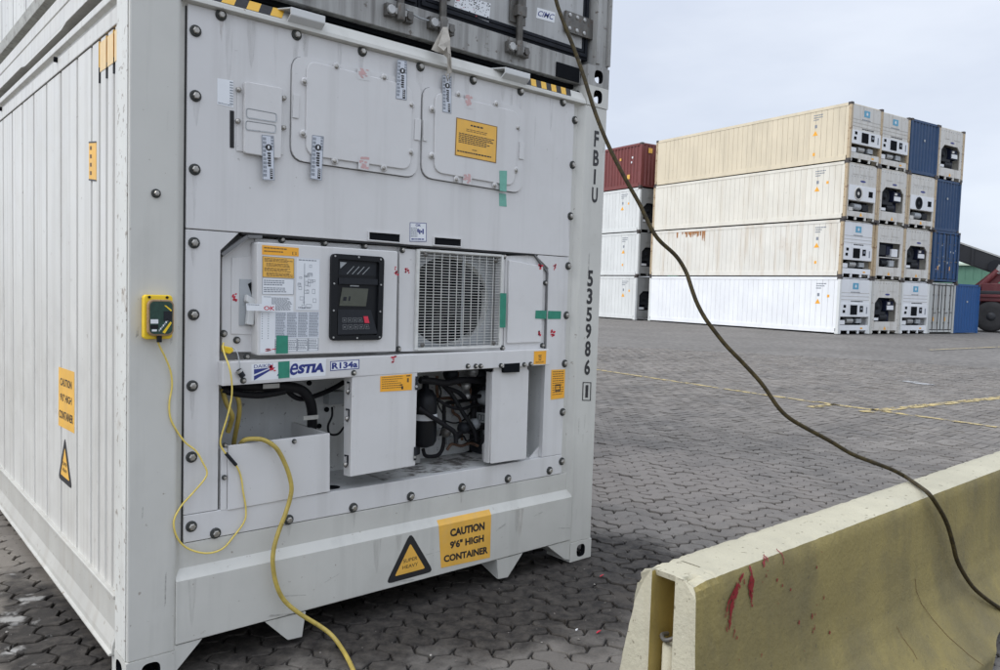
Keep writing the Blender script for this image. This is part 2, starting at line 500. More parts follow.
def paver_mat():
    m, n, l, b = node_mat('concrete_pavers')
    tc = n.new('ShaderNodeTexCoord')
    at = n.new('ShaderNodeAttribute'); at.attribute_name = 'tone'
    def nz(scale, det, rough=.6):
        t = n.new('ShaderNodeTexNoise'); t.inputs['Scale'].default_value = scale; t.inputs['Detail'].default_value = det
        t.inputs['Roughness'].default_value = rough
        l.new(tc.outputs['Object'], t.inputs['Vector']); return t.outputs['Fac']
    def mr(sock, a, b_, c, d, smooth=False):
        t = n.new('ShaderNodeMapRange'); t.interpolation_type = 'SMOOTHSTEP' if smooth else 'LINEAR'
        for k, v in zip(('From Min', 'From Max', 'To Min', 'To Max'), (a, b_, c, d)): t.inputs[k].default_value = v
        l.new(sock, t.inputs['Value']); return t.outputs['Result']
    def mix(f, a, c, kind='MIX'):
        t = n.new('ShaderNodeMixRGB'); t.blend_type = kind
        if isinstance(f, float): t.inputs['Fac'].default_value = f
        else: l.new(f, t.inputs['Fac'])
        for i, x in ((1, a), (2, c)):
            if isinstance(x, tuple): t.inputs[i].default_value = (*x, 1)
            else: l.new(x, t.inputs[i])
        return t.outputs['Color']
    def mul(a, c):
        t = n.new('ShaderNodeMath'); t.operation = 'MULTIPLY'
        l.new(a, t.inputs[0])
        if isinstance(c, float): t.inputs[1].default_value = c
        else: l.new(c, t.inputs[1])
        return t.outputs[0]
    c = mix(mr(at.outputs['Fac'], 0, 1, 0, 1), (.150, .134, .117), (.248, .225, .199))
    c = mix(mr(nz(120, 2), .35, .65, .0, .35), c, (.09, .088, .086))            # grain
    c = mix(mr(nz(1.3, 8, .65), .48, .68, 0, .6), c, (.105, .100, .095))        # dirty areas
    c = mix(mr(nz(2.6, 6, .6), .58, .74, 0, .5), c, (.33, .30, .26))         # dusty pale areas
    mpt = n.new('ShaderNodeMapping'); mpt.inputs['Scale'].default_value = (.10, .75, 1); mpt.inputs['Rotation'].default_value = (0, 0, .25)
    l.new(tc.outputs['Object'], mpt.inputs['Vector'])
    tn = n.new('ShaderNodeTexNoise'); tn.inputs['Scale'].default_value = 1.0; tn.inputs['Detail'].default_value = 7; tn.inputs['Roughness'].default_value = .65
    l.new(mpt.outputs['Vector'], tn.inputs['Vector'])
    c = mix(mr(tn.outputs['Fac'], .50, .64, 0, .38), c, (.075, .069, .063))      # long dark tyre rubs
    # spilled grease and soil, thickest around the front right foot of the container
    def spot(x, y, rx, ry):
        mp = n.new('ShaderNodeMapping'); mp.vector_type = 'POINT'
        mp.inputs['Location'].default_value = (-x/rx, -y/ry, 0); mp.inputs['Scale'].default_value = (1/rx, 1/ry, 0)
        l.new(tc.outputs['Object'], mp.inputs['Vector'])
        vl = n.new('ShaderNodeVectorMath'); vl.operation = 'LENGTH'
        l.new(mp.outputs['Vector'], vl.inputs[0])
        return mr(vl.outputs['Value'], 0, 1, 1, 0)
    def add(a, c):
        t = n.new('ShaderNodeMath'); t.operation = 'ADD'; t.use_clamp = True
        l.new(a, t.inputs[0]); l.new(c, t.inputs[1]); return t.outputs[0]
    warm = mr(spot(-1.0, 1.3, 2.1, 3.2), 0, .6, 0, .6, True)
    c = mix(warm, c, (.205, .180, .148))
    dust_shade_lift = mr(add(mul(spot(4.3, .9, 2.9, 3.0), .62), mul(nz(2.3, 6, .65), .6)), .55, .85, 0, .7, True)
    c = mix(dust_shade_lift, c, (.285, .250, .218))                                        # pale dust right of the container, colour also lightened to offset its shadow
    s1 = add(add(spot(2.15, -.30, 1.6, .95), spot(1.0, .25, 2.3, .95)), spot(-.10, .75, .28, 1.5))
    grime = mr(add(mul(s1, .62), mul(nz(3.1, 8, .7), .72)), .52, .80, 0, .93, True)
    gm = mix(mr(nz(16, 5, .7), .40, .66, 0, 1), (.014, .012, .011), (.062, .054, .046))
    c = mix(grime, c, gm)
    soil = mr(add(mul(spot(2.35, -.55, .75, .45), .6), mul(nz(5.3, 6, .65), .6)), .62, .78, 0, .75, True)
    c = mix(soil, c, (.070, .060, .050))
    wh = mr(add(mul(spot(-.22, 1.0, .6, 2.0), .36), mul(nz(6.1, 5, .6), .75)), .70, .78, 0, .8, True)
    blk = mr(add(mul(spot(-.16, .8, .7, 1.9), .42), mul(nz(7.7, 6, .65), .72)), .70, .80, 0, .88, True)
    c = mix(blk, c, (.035, .031, .027))
    c = mix(wh, c, (.36, .35, .33))                                             # spilled white paint beside the side rail
    c = mix(mr(nz(37, 2), .68, .72, 0, .6), c, (.04, .036, .033))               # pits
    l.new(c, b.inputs['Base Color'])
    b.inputs['Roughness'].default_value = .82
    b.inputs['Specular IOR Level'].default_value = .3
    bn = n.new('ShaderNodeBump'); bn.inputs['Strength'].default_value = .5; bn.inputs['Distance'].default_value = .006
    l.new(nz(70, 6, .7), bn.inputs['Height']); l.new(bn.outputs['Normal'], b.inputs['Normal'])
    return m

def make_paving():
    a, g = .1125, .0044
    amp = a*.125
    ang = R(1.5)
    ca, sa = math.cos(ang), math.sin(ang)
    rp = random.Random(3)
    fwd = Vector((CAMF.x, CAMF.y)).normalized()
    V, F_, T = [], [], []
    def hgt(x, y):
        return (.007*noise.noise(Vector((x*.55, y*.55, 3.1)))+.003*noise.noise(Vector((x*1.9, y*1.9, 7.7))))*min(1, max(.25, 1.6-math.hypot(x+.8, y+2.9)/8))
    N = 240
    cpx, cpy = CAMP.x, CAMP.y
    for i in range(-N, N):
        for j in range(-N, N):
            k = (i-j) % 4
            if k == 0: w, h = 2, 1
            elif k == 3: w, h = 1, 2
            else: continue
            mx, my = (i+w/2)*a, (j+h/2)*a
            X, Y = mx*ca-my*sa+1.0, mx*sa+my*ca
            dx, dy = X-cpx, Y-cpy
            d = math.hypot(dx, dy)
            if d > 22 or d < .8: continue
            cosv = (dx*fwd.x+dy*fwd.y)/d
            if cosv < .70 and d > 2.0: continue
            if .5 < X < 2.1 and Y > 2.2: continue
            near = d < 9.5
            g = .0038 if d < 4.5 else (.0038-.0018*(d-4.5)/3.5 if d < 8 else .0020)
            st = 4 if near else 2
            pts = []
            def edge(x0, y0, x1, y1, cnt):
                for q in range(cnt):
                    t = q/cnt
                    pts.append((x0+(x1-x0)*t, y0+(y1-y0)*t))
            edge(i, j, i+w, j, st*w); edge(i+w, j, i+w, j+h, st*h)
            edge(i+w, j+h, i, j+h, st*w); edge(i, j+h, i, j, st*h)
            hz = hgt(X, Y)+rp.gauss(0, .0022)+(-.006 if rp.random() < .02 else 0)
            tx, ty = rp.gauss(0, .019), rp.gauss(0, .019)
            o = len(V)
            n = len(pts)
            ph = 2*math.pi
            chip = rp.random() < .12
            def put(inset, z):
                for (x, y) in pts:
                    ex_ = amp*math.sin(ph*y+.0)*(1 if near else .7)
                    ey_ = amp*math.sin(ph*x+.0)*(1 if near else .7)
                    xi = x*a+(inset if x == i else -inset if x == i+w else 0)+ex_
                    yi = y*a+(inset if y == j else -inset if y == j+h else 0)+ey_
                    jx = rp.uniform(-.0012, .0012) if near else 0
                    zz = z+hz+tx*(xi-mx)+ty*(yi-my)
                    V.append(((xi+jx)*ca-yi*sa+1.0, (xi+jx)*sa+yi*ca, zz))
            tone = min(1, max(0, rp.gauss(.5, .24)))
            if near:
                put(g+.0050, 0.0); put(g+.0010, -.0050); put(g, -.026)
                F_.append(tuple(range(o, o+n))); T.append(tone)
                for ringo in (0, 1):
                    for q in range(n):
                        q2 = (q+1) % n
                        F_.append((o+ringo*n+q, o+(ringo+1)*n+q, o+(ringo+1)*n+q2, o+ringo*n+q2)); T.append(tone)
            else:
                put(g+.003, 0.0); put(g, -.02)
                F_.append(tuple(range(o, o+n))); T.append(tone)
                for q in range(n):
                    q2 = (q+1) % n
                    F_.append((o+q, o+n+q, o+n+q2, o+q2)); T.append(tone)
    me = bpy.data.meshes.new('paving')
    me.from_pydata(V, [], F_)
    at = me.attributes.new('tone', 'FLOAT', 'FACE')
    at.data.foreach_set('value', T)
    me.materials.append(paver_mat())
    o = bpy.data.objects.new('paving', me)
    COL.objects.link(o)
    tag(o, kind='structure')
    # sand that fills the joints
    sand = paint('joint_sand', (.034, .030, .026), .95, var=.4, vscale=14)
    mb = MB()
    K = 40
    R1 = 22.2
    f0 = math.atan2(fwd.y, fwd.x)
    pts = [(cpx+R1*math.cos(f0+R(-47+94*i/K)), cpy+R1*math.sin(f0+R(-47+94*i/K)), -.015) for i in range(K+1)]
    mb.face([(cpx-3*fwd.x, cpy-3*fwd.y, -.015)]+pts, sand)
    tag(mb.build('joint_sand_bed'), kind='structure')

make_paving()

def yard_line(name, pts, w, seed, white=False):
    """worn painted line lying on the paving"""
    m, n, l, b = node_mat('worn_yellow_line_paint')
    tc = n.new('ShaderNodeTexCoord')
    no = n.new('ShaderNodeTexNoise'); no.inputs['Scale'].default_value = 3.3; no.inputs['Detail'].default_value = 8; no.inputs['Roughness'].default_value = .75
    l.new(tc.outputs['Object'], no.inputs['Vector'])
    cr = n.new('ShaderNodeValToRGB')
    cr.color_ramp.elements[0].position = .40; cr.color_ramp.elements[0].color = (.34, .28, .15, 1)
    cr.color_ramp.elements[1].position = .60; cr.color_ramp.elements[1].color = (.50, .38, .15, 1)
    if white:
        cr.color_ramp.elements[0].color = (.26, .26, .26, 1); cr.color_ramp.elements[1].color = (.42, .42, .42, 1)
    l.new(no.outputs['Fac'], cr.inputs['Fac']); l.new(cr.outputs['Color'], b.inputs['Base Color'])
    wr = n.new('ShaderNodeTexNoise'); wr.inputs['Scale'].default_value = 7.0; wr.inputs['Detail'].default_value = 6; wr.inputs['Roughness'].default_value = .7
    l.new(tc.outputs['Object'], wr.inputs['Vector'])
    mr_ = n.new('ShaderNodeMapRange'); mr_.inputs['From Min'].default_value = .43; mr_.inputs['From Max'].default_value = .52
    l.new(wr.outputs['Fac'], mr_.inputs['Value']); l.new(mr_.outputs['Result'], b.inputs['Alpha'])       # worn through to the pavers
    b.inputs['Roughness'].default_value = .8
    mb = MB()
    r2 = random.Random(seed)
    P = [Vector((x, y, 0)) for x, y in pts]
    for a_, b_ in zip(P, P[1:]):
        d = (b_-a_); nseg = max(2, int(d.length/.18)); t = d.normalized(); s_ = Vector((-t.y, t.x, 0))
        prev = None
        for i in range(nseg+1):
            c = a_+d*(i/nseg)
            ww = w*.5
            cur = (c+s_*(ww*r2.uniform(.7, 1.1)), c-s_*(ww*r2.uniform(.7, 1.1)))
            if prev:
                mb.face([(*prev[0].xy, .0085), (*prev[1].xy, .0085), (*cur[1].xy, .0085), (*cur[0].xy, .0085)], m)
            prev = cur
    return tag(mb.build(name), kind='structure')
yard_line('yard_line_marking', [(10.75, 9.6), (10.49, 7.19), (10.085, 3.31), (9.98, .19), (9.86, -4.5)], .13, 1)
yard_line('yard_line_marking', [(9.70, 1.72), (11.4, 1.50), (13.5, 1.235), (19.0, .52)], .19, 2)
yard_line('yard_line_marking', [(9.45, 2.35), (10.1, 2.28)], .13, 5)
yard_line('yard_line_marking', [(26.0, 6.9), (33, 6.36)], .14, 3)
yard_line('white_line_marking', [(14.6741,3.1972),(14.5669,2.9047),(14.3702,2.5891)], .30, 6, True)

# ------------------------------------------------------------------ the near reefer container
rc = empty('reefer_container', 'big near white reefer container with open refrigeration unit front, yellow caution stickers and yellow cables', 'shipping container', (0, 0, 0))
PD = .02           # depth of the unit's front sheet

# corner posts
def post(x_in, x_out, z0, z1, parent=rc, m='post', me='post_edge', dep=.16):
    s = 1 if x_in > x_out else -1
    mb = MB()
    p = [(x_out, 0), (x_in-.035*s, 0), (x_in, .035), (x_in, dep), (x_out, dep)]
    mb.prism([(x, y, z0) for x, y in p], (0, 0, z1-z0), M[m])
    return mb.build('corner_post', parent, .006)
post(.200, 0.0, .1055, H-.1055)
post(W-.200, W, .1055, H-.1055)
mb = MB(); mb.box(-.004, -.0005, .012, .135, .11, H-.108, M['post_edge']); mb.build('post_edge_plate', rc, .001)
for x0 in (0, W-.162):
    for y0 in (0, L-.178):
        for z0 in (0, H-.1055):
            mb = MB(); 
            casting_mesh(mb, x0-.003, x0+.165, y0-.003, y0+.178, z0+.0, z0+.1055, M['post'], M['dark'])
            mb.build('corner_casting', rc)
# rear posts, far end wall, roof, floor
for x in ((0, .16), (W-.16, W)):
    mb = MB(); mb.box(x[0], x[1], L-.16, L, .1055, H-.1055, M['post']); mb.build('corner_post', rc)
mb = MB(); mb.box(.16, W-.16, L-.10, L-.03, .12, 2.50, M['side']); mb.build('rear_wall', rc)
mb = MB(); mb.box(.03, W-.03, .12, L-.03, 2.41, 2.45, M['dustrail']); mb.build('roof', rc)
mb = MB(); mb.box(.08, W-.08, .30, L-.1, .14, .24, M['shade_grey'])
for i in range(30): mb.box(.10, W-.10, .5+i*.39, .55+i*.39, .03, .14, M['dark'])
mb.build('floor', rc)

# grooved left side wall; groove centres (y) measured on the photo, then carried on along the length
grooves = [.15, .23, .325, .425, .545, .775, 1.07]
y = 1.07
while y < L-.5:
    y += .295
    grooves.append(y)
def grooved_wall(x, ys, y0, y1, z0, z1, m, mg, depth=.016, gw=.015, out=-1):
    mb = MB()
    prof = [(y0, x)]
    for g_ in ys:
        prof += [(g_-gw, x), (g_-gw*.45, x-out*depth), (g_+gw*.45, x-out*depth), (g_+gw, x)]
    prof.append((y1, x))
    for (ya, xa), (yb, xb) in zip(prof, prof[1:]):
        mb.face([(xa, ya, z0), (xb, yb, z0), (xb, yb, z1), (xa, ya, z1)], mg if (xa != x and xb != x) else m)
    # shallow pressed ribs between the grooves
    mb.box(min(x-out*.03, x-out*.06), max(x-out*.03, x-out*.06), y0, y1, z0, z1, m)
    return mb
grooved_wall(.012, grooves, .13, L-.16, .305, 2.385, M['side'], M['groove']).build('side_wall', rc)
mb = MB(); mb.box(W-.06, W-.012, .13, L-.16, .305, 2.385, M['side']); mb.build('side_wall', rc)
def rail_profile(name, prof, m, y0=.15, y1=L-.16, parent=rc, bevel=.003):
    mb = MB(); mb.prism([(x, y0, z) for x, z in prof], (0, y1-y0, 0), m); return mb.build(name, parent, bevel)
# top side rails and bottom side rails
rail_profile('top_side_rail', [(.06, 2.389), (.007, 2.390), (.007, 2.450), (.016, 2.456), (.016, 2.470), (-.004, 2.477), (-.004, 2.506), (.02, 2.506), (.03, 2.44), (.06, 2.44)], M['side'])
rail_profile('top_side_rail', [(W-.06, 2.37), (W+.002, 2.39), (W+.002, 2.506), (W-.06, 2.506)], M['side'])
rail_profile('bottom_side_rail', [(.06, .31), (-.006, .305), (-.006, .293), (.004, .290), (.004, .165), (-.010, .115), (-.012, .092), (-.022, .090), (-.022, .080), (.05, .080)], M['rail'])
rail_profile('bottom_side_rail', [(W-.06, .31), (W+.004, .30), (W+.004, .10), (W-.05, .079)], M['rail'])
for yy in (1.12, 2.55, 4.3, 6.0):
    mb = MB(); mb.cyl((.008, yy, 2.447), (-.006, yy, 2.447), .012, M['dark'], n=10); mb.build('drain_plug', rc)

# header above the unit and the front sill below it
mb = MB()
mb.prism([(.17, PD+.002, 2.472), (.17, -.004, 2.476), (.17, -.002, 2.492), (.17, .030, 2.540), (.17, .14, 2.540), (.17, .14, 2.44), (.17, PD+.03, 2.44)], (W-.34, 0, 0), M['post'])
mb.build('front_header', rc, .002)
mb = MB()
mb.prism([(.168, .022, .497), (.168, .022, .405), (.168, -.004, .366), (.168, -.004, .128), (.168, .02, .124), (.168, .09, .124), (.168, .09, .497)], (W-.336, 0, 0), M['post'])
mb.build('front_sill', rc, .003)
# feet under the sill
for pts in ([(.165, .124), (.268, .124), (.175, .03), (.165, .01)],
            [(.517, .124), (.695, .122), (.68, .018), (.6177, .022)],
            [(1.742, .124), (1.920, .124), (1.820, .018), (1.757, .022)],
            [(2.10, .124), (2.272, .124), (2.272, .015), (2.235, .025)]):
    mb = MB(); plate(mb, pts, .0, .012, M['post']); 
    mb.prism([(pts[0][0], .012, pts[0][1]), (pts[0][0], .30, pts[0][1]), (pts[-1][0]+.0, .012, pts[-1][1])], (.01, 0, 0), M['post'])
    mb.build('gusset_plate', rc, .001)

# unit front sheets round the recess and the compressor bay
XL, XR = .2015, 2.2045
ZT, ZB = 2.470, .5000
ZR = 1.668         # top of the recess
BX0, BX1 = .330, 2.056
mb = MB()
plate(mb, [(XL, ZT), (XR, ZT), (XR, ZR), (XL, ZR)], PD, PD+.028, M['panel'])
mb.build('upper_panel', rc, .003)
mb = MB()
plate(mb, [(XL, ZR-.003), (.40, ZR-.003), (BX0, 1.595), (BX0, .605), (XL, .605)], PD+.002, PD+.03, M['panel'])
mb.build('side_strip', rc, .002)
mb = MB()
plate(mb, [(1.955, ZR-.003), (XR, ZR-.003), (XR, .605), (BX1, .605), (BX1, 1.600)], PD+.002, PD+.03, M['panel'])
mb.build('side_strip', rc, .002)
mb = MB()
plate(mb, [(XL, .603), (XR, .603), (XR, ZB), (XL, ZB)], PD, PD+.03, M['panel'])
mb.build('lower_flange', rc, .002)
mb = MB()
mb.box(XL-.010, XL, PD+.01, PD+.02, ZB-.004, ZT, M['gap']); mb.build('panel_seal', rc)
mb = MB(); mb.box(XR-.004, W-.190, PD+.012, PD+.03, ZB, ZT, M['post']); mb.build('panel_frame', rc)
# recess back and walls, bay walls
mb = MB()
mb.box(BX0-.06, BX1+.06, .135, .145, 1.10, ZR+.05, M['panel'])
mb.box(BX0-.06, BX0-.002, PD+.031, .134, 1.10, ZR+.05, M['panel'])
mb.box(BX1+.002, BX1+.06, PD+.031, .134, 1.10, ZR+.05, M['panel'])
mb.build('recess_lining', rc)
BD = .36
mb = MB()
mb.box(BX0-.03, BX1+.03, BD, BD+.02, .58, 1.13, M['bay'])
mb.box(BX0-.03, BX0-.003, PD+.031, BD, .58, 1.13, M['bay'])
mb.box(BX1+.003, BX1+.03, PD+.031, BD, .58, 1.13, M['bay'])
mb.box(BX0-.03, BX1+.03, PD+.031, BD, .585, .602, M['bay'])
mb.box(BX0-.03, BX1+.03, .147, BD, 1.13, 1.15, M['dark'])
mb.build('bay_lining', rc)

# ---- bolts of the unit frame
def bolt(x, z, y, r=.021, parent=rc, name='bolt'):
    mb = MB()
    mb.lathe((x, y, z), (0, -1, 0), [(r, 0), (r, .004), (r*.82, .006)], M['washer'], 16)
    hx = [(r*.60, .0062), (r*.60, .014), (r*.45, .0165), (.0001, .017)]
    mb.lathe((x, y, z), (0, -1, 0), hx, M['bolt'], 6, False)
    return mb.build(name, parent)
for x, z in [(0.2287,2.3789),(0.2308,2.1479),(0.2302,1.8834),(0.2308,1.6170),(0.2313,1.3528),(0.2289,1.0889),(0.2286,0.8218),(0.2294,0.5591),(0.3207,0.5168),(0.6206,0.5179),(0.9211,0.5192),(1.2204,0.5235),(1.5186,0.5216),(1.8154,0.5248),(2.1115,0.5282),(2.2020,0.5669),(2.1975,0.8352),(2.2001,1.0973),(2.1997,1.3565),(2.1999,1.6188),(2.2021,1.8825),(2.2032,2.1517),(2.2083,2.3858),(2.1142,2.4625),(1.8167,2.4623),(1.5151,2.4574),(1.2140,2.4566),(0.9185,2.4581),(0.6215,2.4565),(0.3206,2.4578)]:
    bolt(x, z, PD if z > ZR or z < .603 else PD+.002)
bolt(*[(0.089,1.7803)][0], -.001, .016)

# ---- upper hatches
def hatch(outer, inner, screws, labelled):
    mb = MB(); plate(mb, rquad(outer, .06), PD-.010, PD-.0013, M['panel'])
    oc_ = (sum(p[0] for p in outer)/4, sum(p[1] for p in outer)/4)
    plate(mb, rquad([(oc_[0]+(x-oc_[0])*1.010, oc_[1]-.0015+(z-oc_[1])*1.012) for x, z in outer], .06), PD-.0012, PD-.0004, M['seam'])  # larger plate set lower paints a shadow line round the hatch edge
    h = mb.build('access_hatch', rc, .0025)
    mb = MB(); plate(mb, rquad(inner, .05), PD-.018, PD-.0105, M['panel'])
    mb.build('hatch_cover', h, .003)
    for x, z in screws:
        mb = MB()
        mb.lathe((x, PD-.011, z), (0, -1, 0), [(.016, 0), (.016, .004), (.012, .008)], M['panel'], 12)
        mb.lathe((x-.004, PD-.013, z-.003), (0, -1, 0), [(.0085, .006), (.0085, .011), (.002, .0115)], M['bolt'], 8)
        mb.build('screw', h)
    return h
ha = hatch([(0.6025,2.3769),(1.2183,2.3867),(1.2042,1.9666),(0.6028,1.9669)], [(0.6591,2.3658),(1.1657,2.3569),(1.1658,1.9951),(0.6626,1.9926)],
      [(0.6538,2.2807),(0.7935,2.3683),(1.0214,2.3694),(1.1632,2.2801),(1.1667,2.0740),(1.0286,1.9888),(0.7925,1.9878),(0.6511,2.0759)], False)
hb = hatch([(1.2267,2.3774),(1.8412,2.3808),(1.8395,1.9642),(1.2311,1.9742)], [(1.2877,2.3603),(1.8020,2.3546),(1.7813,1.9925),(1.2937,2.0018)],
      [(1.2764,2.2806),(1.4204,2.3720),(1.6513,2.3702),(1.7940,2.2802),(1.7910,2.0735),(1.6562,1.9845),(1.4230,1.9862),(1.2803,2.0741)], False)
for h, t in ((ha, [(0.6069,2.2211),(0.6325,2.2219),(0.6298,2.1315),(0.6042,2.1311)]), (ha, [(1.1857,2.2234),(1.2179,2.2243),(1.2154,2.1315),(1.1831,2.1311)]), (hb, [(1.2287,2.2261),(1.2479,2.2249),(1.2508,2.1323),(1.2316,2.1339)]), (hb, [(1.8116,2.2145),(1.8452,2.2145),(1.8422,2.1302),(1.8086,2.1307)])):
    mb = MB(); plate(mb, t, PD-.015, PD-.0105, M['panel']); mb.build('hatch_hinge', h, .001)

# ---- fresh-air vent cover
mb = MB(); plate(mb, [(0.3848,2.2096),(0.5733,2.2148),(0.573,1.9824),(0.3839,1.9716)], PD-.004, PD-.0005, M['panel'])
vc = mb.build('vent_cover', rc, .001)
mb = MB(); plate(mb, rquad([(0.4062,2.2322),(0.5563,2.2347),(0.5557,1.9630),(0.4073,1.9655)], .012), PD-.022, PD-.005, M['panel'])
mb.build('vent_lid', vc, .003)
for t in ([(0.4115,2.1334),(0.5342,2.1330),(0.5347,2.0991),(0.412,2.0963)], [(0.4098,2.0866),(0.5328,2.0889),(0.5313,2.0573),(0.4095,2.0512)]):
    mb = MB()
    q = fq(rquad(t, .008)[:1]*4, 0)
    c = rquad(t, .010)
    cx, cz = sum(p[0] for p in c)/len(c), sum(p[1] for p in c)/len(c)
    ins = [(cx+(x-cx)*.93, cz+(z-cz)*.80) for x, z in c]
    n_ = len(c)
    mb.raw([(x, PD-.0245, z) for x, z in c]+[(x, PD-.0225, z) for x, z in ins], [(i, (i+1) % n_, (i+1) % n_+n_, i+n_) for i in range(n_)], M['shade_grey'])
    plate(mb, ins, PD-.0232, PD-.0222, M['panel'])
    mb.build('vent_slot', vc)
for x, z in [(0.388,2.1991),(0.3864,2.0819),(0.5694,2.2006),(0.57,2.0867)]:
    mb = MB(); mb.lathe((x, PD-.005, z), (0, -1, 0), [(.010, 0), (.010, .008), (.004, .011)], M['bolt'], 8); mb.build('screw', vc)
mb = MB(); plate(mb, [(0.3584,2.1179),(0.3736,2.1187),(0.3753,1.9816),(0.36,1.9813)], PD-.003, PD-.0005, M['gap']); mb.build('vent_scale', vc)

# ---- recess: seam edging, switch plate
mb = MB()
pts = [(0.3367,1.5780),(0.433,1.6539),(0.4913,1.6567)]
for a_, b_ in zip(pts, pts[1:]):
    v = Vector((b_[0]-a_[0], 0, b_[1]-a_[1])); nrm = Vector((-v.z, 0, v.x)).normalized()*.006
    mb.prism([Vector((a_[0], PD-.003, a_[1]))+nrm, Vector((b_[0], PD-.003, b_[1]))+nrm, Vector((b_[0], PD-.003, b_[1]))-nrm, Vector((a_[0], PD-.003, a_[1]))-nrm], (0, .03, 0), M['seam'])
mb.build('recess_seal', rc)
mb = MB()
pts = [(1.9498,1.6664),(2.0470,1.5783),(2.0518,1.1791)]
for a_, b_ in zip(pts, pts[1:]):
    v = Vector((b_[0]-a_[0], 0, b_[1]-a_[1])); nrm = Vector((-v.z, 0, v.x)).normalized()*.0035
    mb.prism([Vector((a_[0], PD-.003, a_[1]))+nrm, Vector((b_[0], PD-.003, b_[1]))+nrm, Vector((b_[0], PD-.003, b_[1]))-nrm, Vector((a_[0], PD-.003, a_[1]))-nrm], (0, .03, 0), M['seam'])
mb.build('recess_seal', rc)
mb = MB()
mb.box(.41, 1.97, PD-.002, PD+.05, ZR-.008, ZR-.002, M['gap'])
mb.build('recess_top_edge', rc)
SW = .055
mb = MB(); plate(mb, [(0.3526,1.2084),(0.4824,1.2047),(0.4782,1.6561),(0.4499,1.6542),(0.3486,1.5715)], SW, SW+.02, M['panel'])
swp = mb.build('switch_panel', rc, .001)
mb = MB(); plate(mb, [(0.3855,1.5715),(0.4711,1.5817),(0.4712,1.2741),(0.3854,1.2772)], SW-.004, SW-.0005, M['panel']); mb.build('switch_frame', swp, .002)
mb = MB(); plate(mb, [(0.416,1.4901),(0.4785,1.4902),(0.4789,1.3075),(0.4163,1.3099)], SW-.0075, SW-.0045, M['shade_grey']); 
plate(mb, [(0.4483,1.4717),(0.4764,1.4882),(0.4774,1.4216),(0.4651,1.4253)], SW-.0085, SW-.0077, M['dark'])
mb.build('switch_recess', swp)
mb = MB()
q = [(0.4342,1.4311),(0.4687,1.4124),(0.462,1.3129),(0.4358,1.3150),(0.4447,1.3965),(0.4306,1.4060)]
plate(mb, q, .018, .045, M['bracket']); mb.build('switch_lever', swp, .003)
for x, z in [(0.3569,1.2795),(0.4091,1.2535),(0.45,1.1879)]:
    bolt(x, z, SW-.001, .014, swp, 'screw')

# ---- control box
CY = -.006
cb = MB(); plate(cb, rquad([(0.4599,1.6339),(1.1035,1.6346),(1.1056,1.1938),(0.4685,1.1960)], .008, 3), CY, .13, M['panel'])
cbx = cb.build('control_box', rc, .004)
# keypad console: frame with deep window
mb = MB()
fo = rquad([(0.7725,1.6072),(1.0260,1.6056),(1.0245,1.2482),(0.7737,1.2493)], .022)
fi = rquad([(0.8023,1.5871),(1.0015,1.5830),(0.9997,1.2693),(0.8037,1.2687)], .010)
n_ = len(fo)
yf = CY-.014
mb.raw([(x, yf, z) for x, z in fo]+[(x, yf, z) for x, z in fi], [(i, (i+1) % n_, (i+1) % n_+n_, i+n_) for i in range(n_)], M['black'])
mb.raw([(x, yf, z) for x, z in fo]+[(x, CY-.0005, z) for x, z in fo], [(i, (i+1) % n_, (i+1) % n_+n_, i+n_) for i in range(n_)], M['black'])
mb.raw([(x, yf, z) for x, z in fi]+[(x, CY-.001, z) for x, z in fi], [(i, (i+1) % n_, (i+1) % n_+n_, i+n_) for i in range(n_)], M['black'])
mb.face([(x, CY-.001, z) for x, z in fi], M['black'])
con = mb.build('display_console', cbx)
for x, z in [(0.7879,1.5974),(0.8992,1.5982),(1.0072,1.5943),(0.7858,1.4846),(1.0106,1.4857),(0.7858,1.3737),(1.0096,1.3709),(0.7873,1.2622),(0.8991,1.2583),(1.0090,1.2608)]:
    mb = MB(); mb.cyl((x, yf-.0005, z), (x, yf-.003, z), .0040, M['steel'], n=8); mb.build('screw', con)
q = fq([(0.8146,1.5845),(0.9928,1.5805),(0.9918,1.5227),(0.8137,1.5205)], CY-.0015)
mb = MB(); sheet(mb, q, M['blackm'])
mb.face([q.at(.02, .14, .002), q.at(.20, .16, .002), q.at(.03, .58, .002)], M['shade_grey'])
for k in range(4):
    mb.face([q.at(.38+k*.14, .38, .002), q.at(.40+k*.14, .38, .002), q.at(.22+k*.14, .92, .002), q.at(.20+k*.14, .92, .002)], M['shade_grey'])
mb.build('console_emblem', con)
mb = MB(); plate(mb, [(0.8093,1.5087),(0.9972,1.5087),(0.9968,1.4843),(0.8098,1.4832)], CY-.012, CY-.0015, M['blackm']); mb.build('console_bar', con, .001)
q = fq([(0.8311,1.4692),(0.9561,1.4670),(0.9456,1.3922),(0.8179,1.3930)], CY-.0015)
mb = MB(); sheet(mb, q, M['lcd'], .002)
put_rect(mb, q, .28, -.16, .62, -.09, M['shade_grey'], .001)
put_rect(mb, q, .10, .50, .22, .72, M['blackm'], .0026); put_rect(mb, q, .3, .46, .36, .72, M['blackm'], .0026)
mb.build('display', con)
kp = [(0.8121,1.3776),(0.9707,1.3775),(1.0008,1.2754),(0.8074,1.2737)]
mb = MB(); mb.prism([(kp[0][0], CY-.003, kp[0][1]), (kp[1][0], CY-.003, kp[1][1]), (kp[2][0], CY-.013, kp[2][1]), (kp[3][0], CY-.013, kp[3][1])], (0, .002, 0), M['blackm'])
q = Quad([(kp[0][0], CY-.003, kp[0][1]), (kp[1][0], CY-.003, kp[1][1]), (kp[2][0], CY-.013, kp[2][1]), (kp[3][0], CY-.013, kp[3][1])])
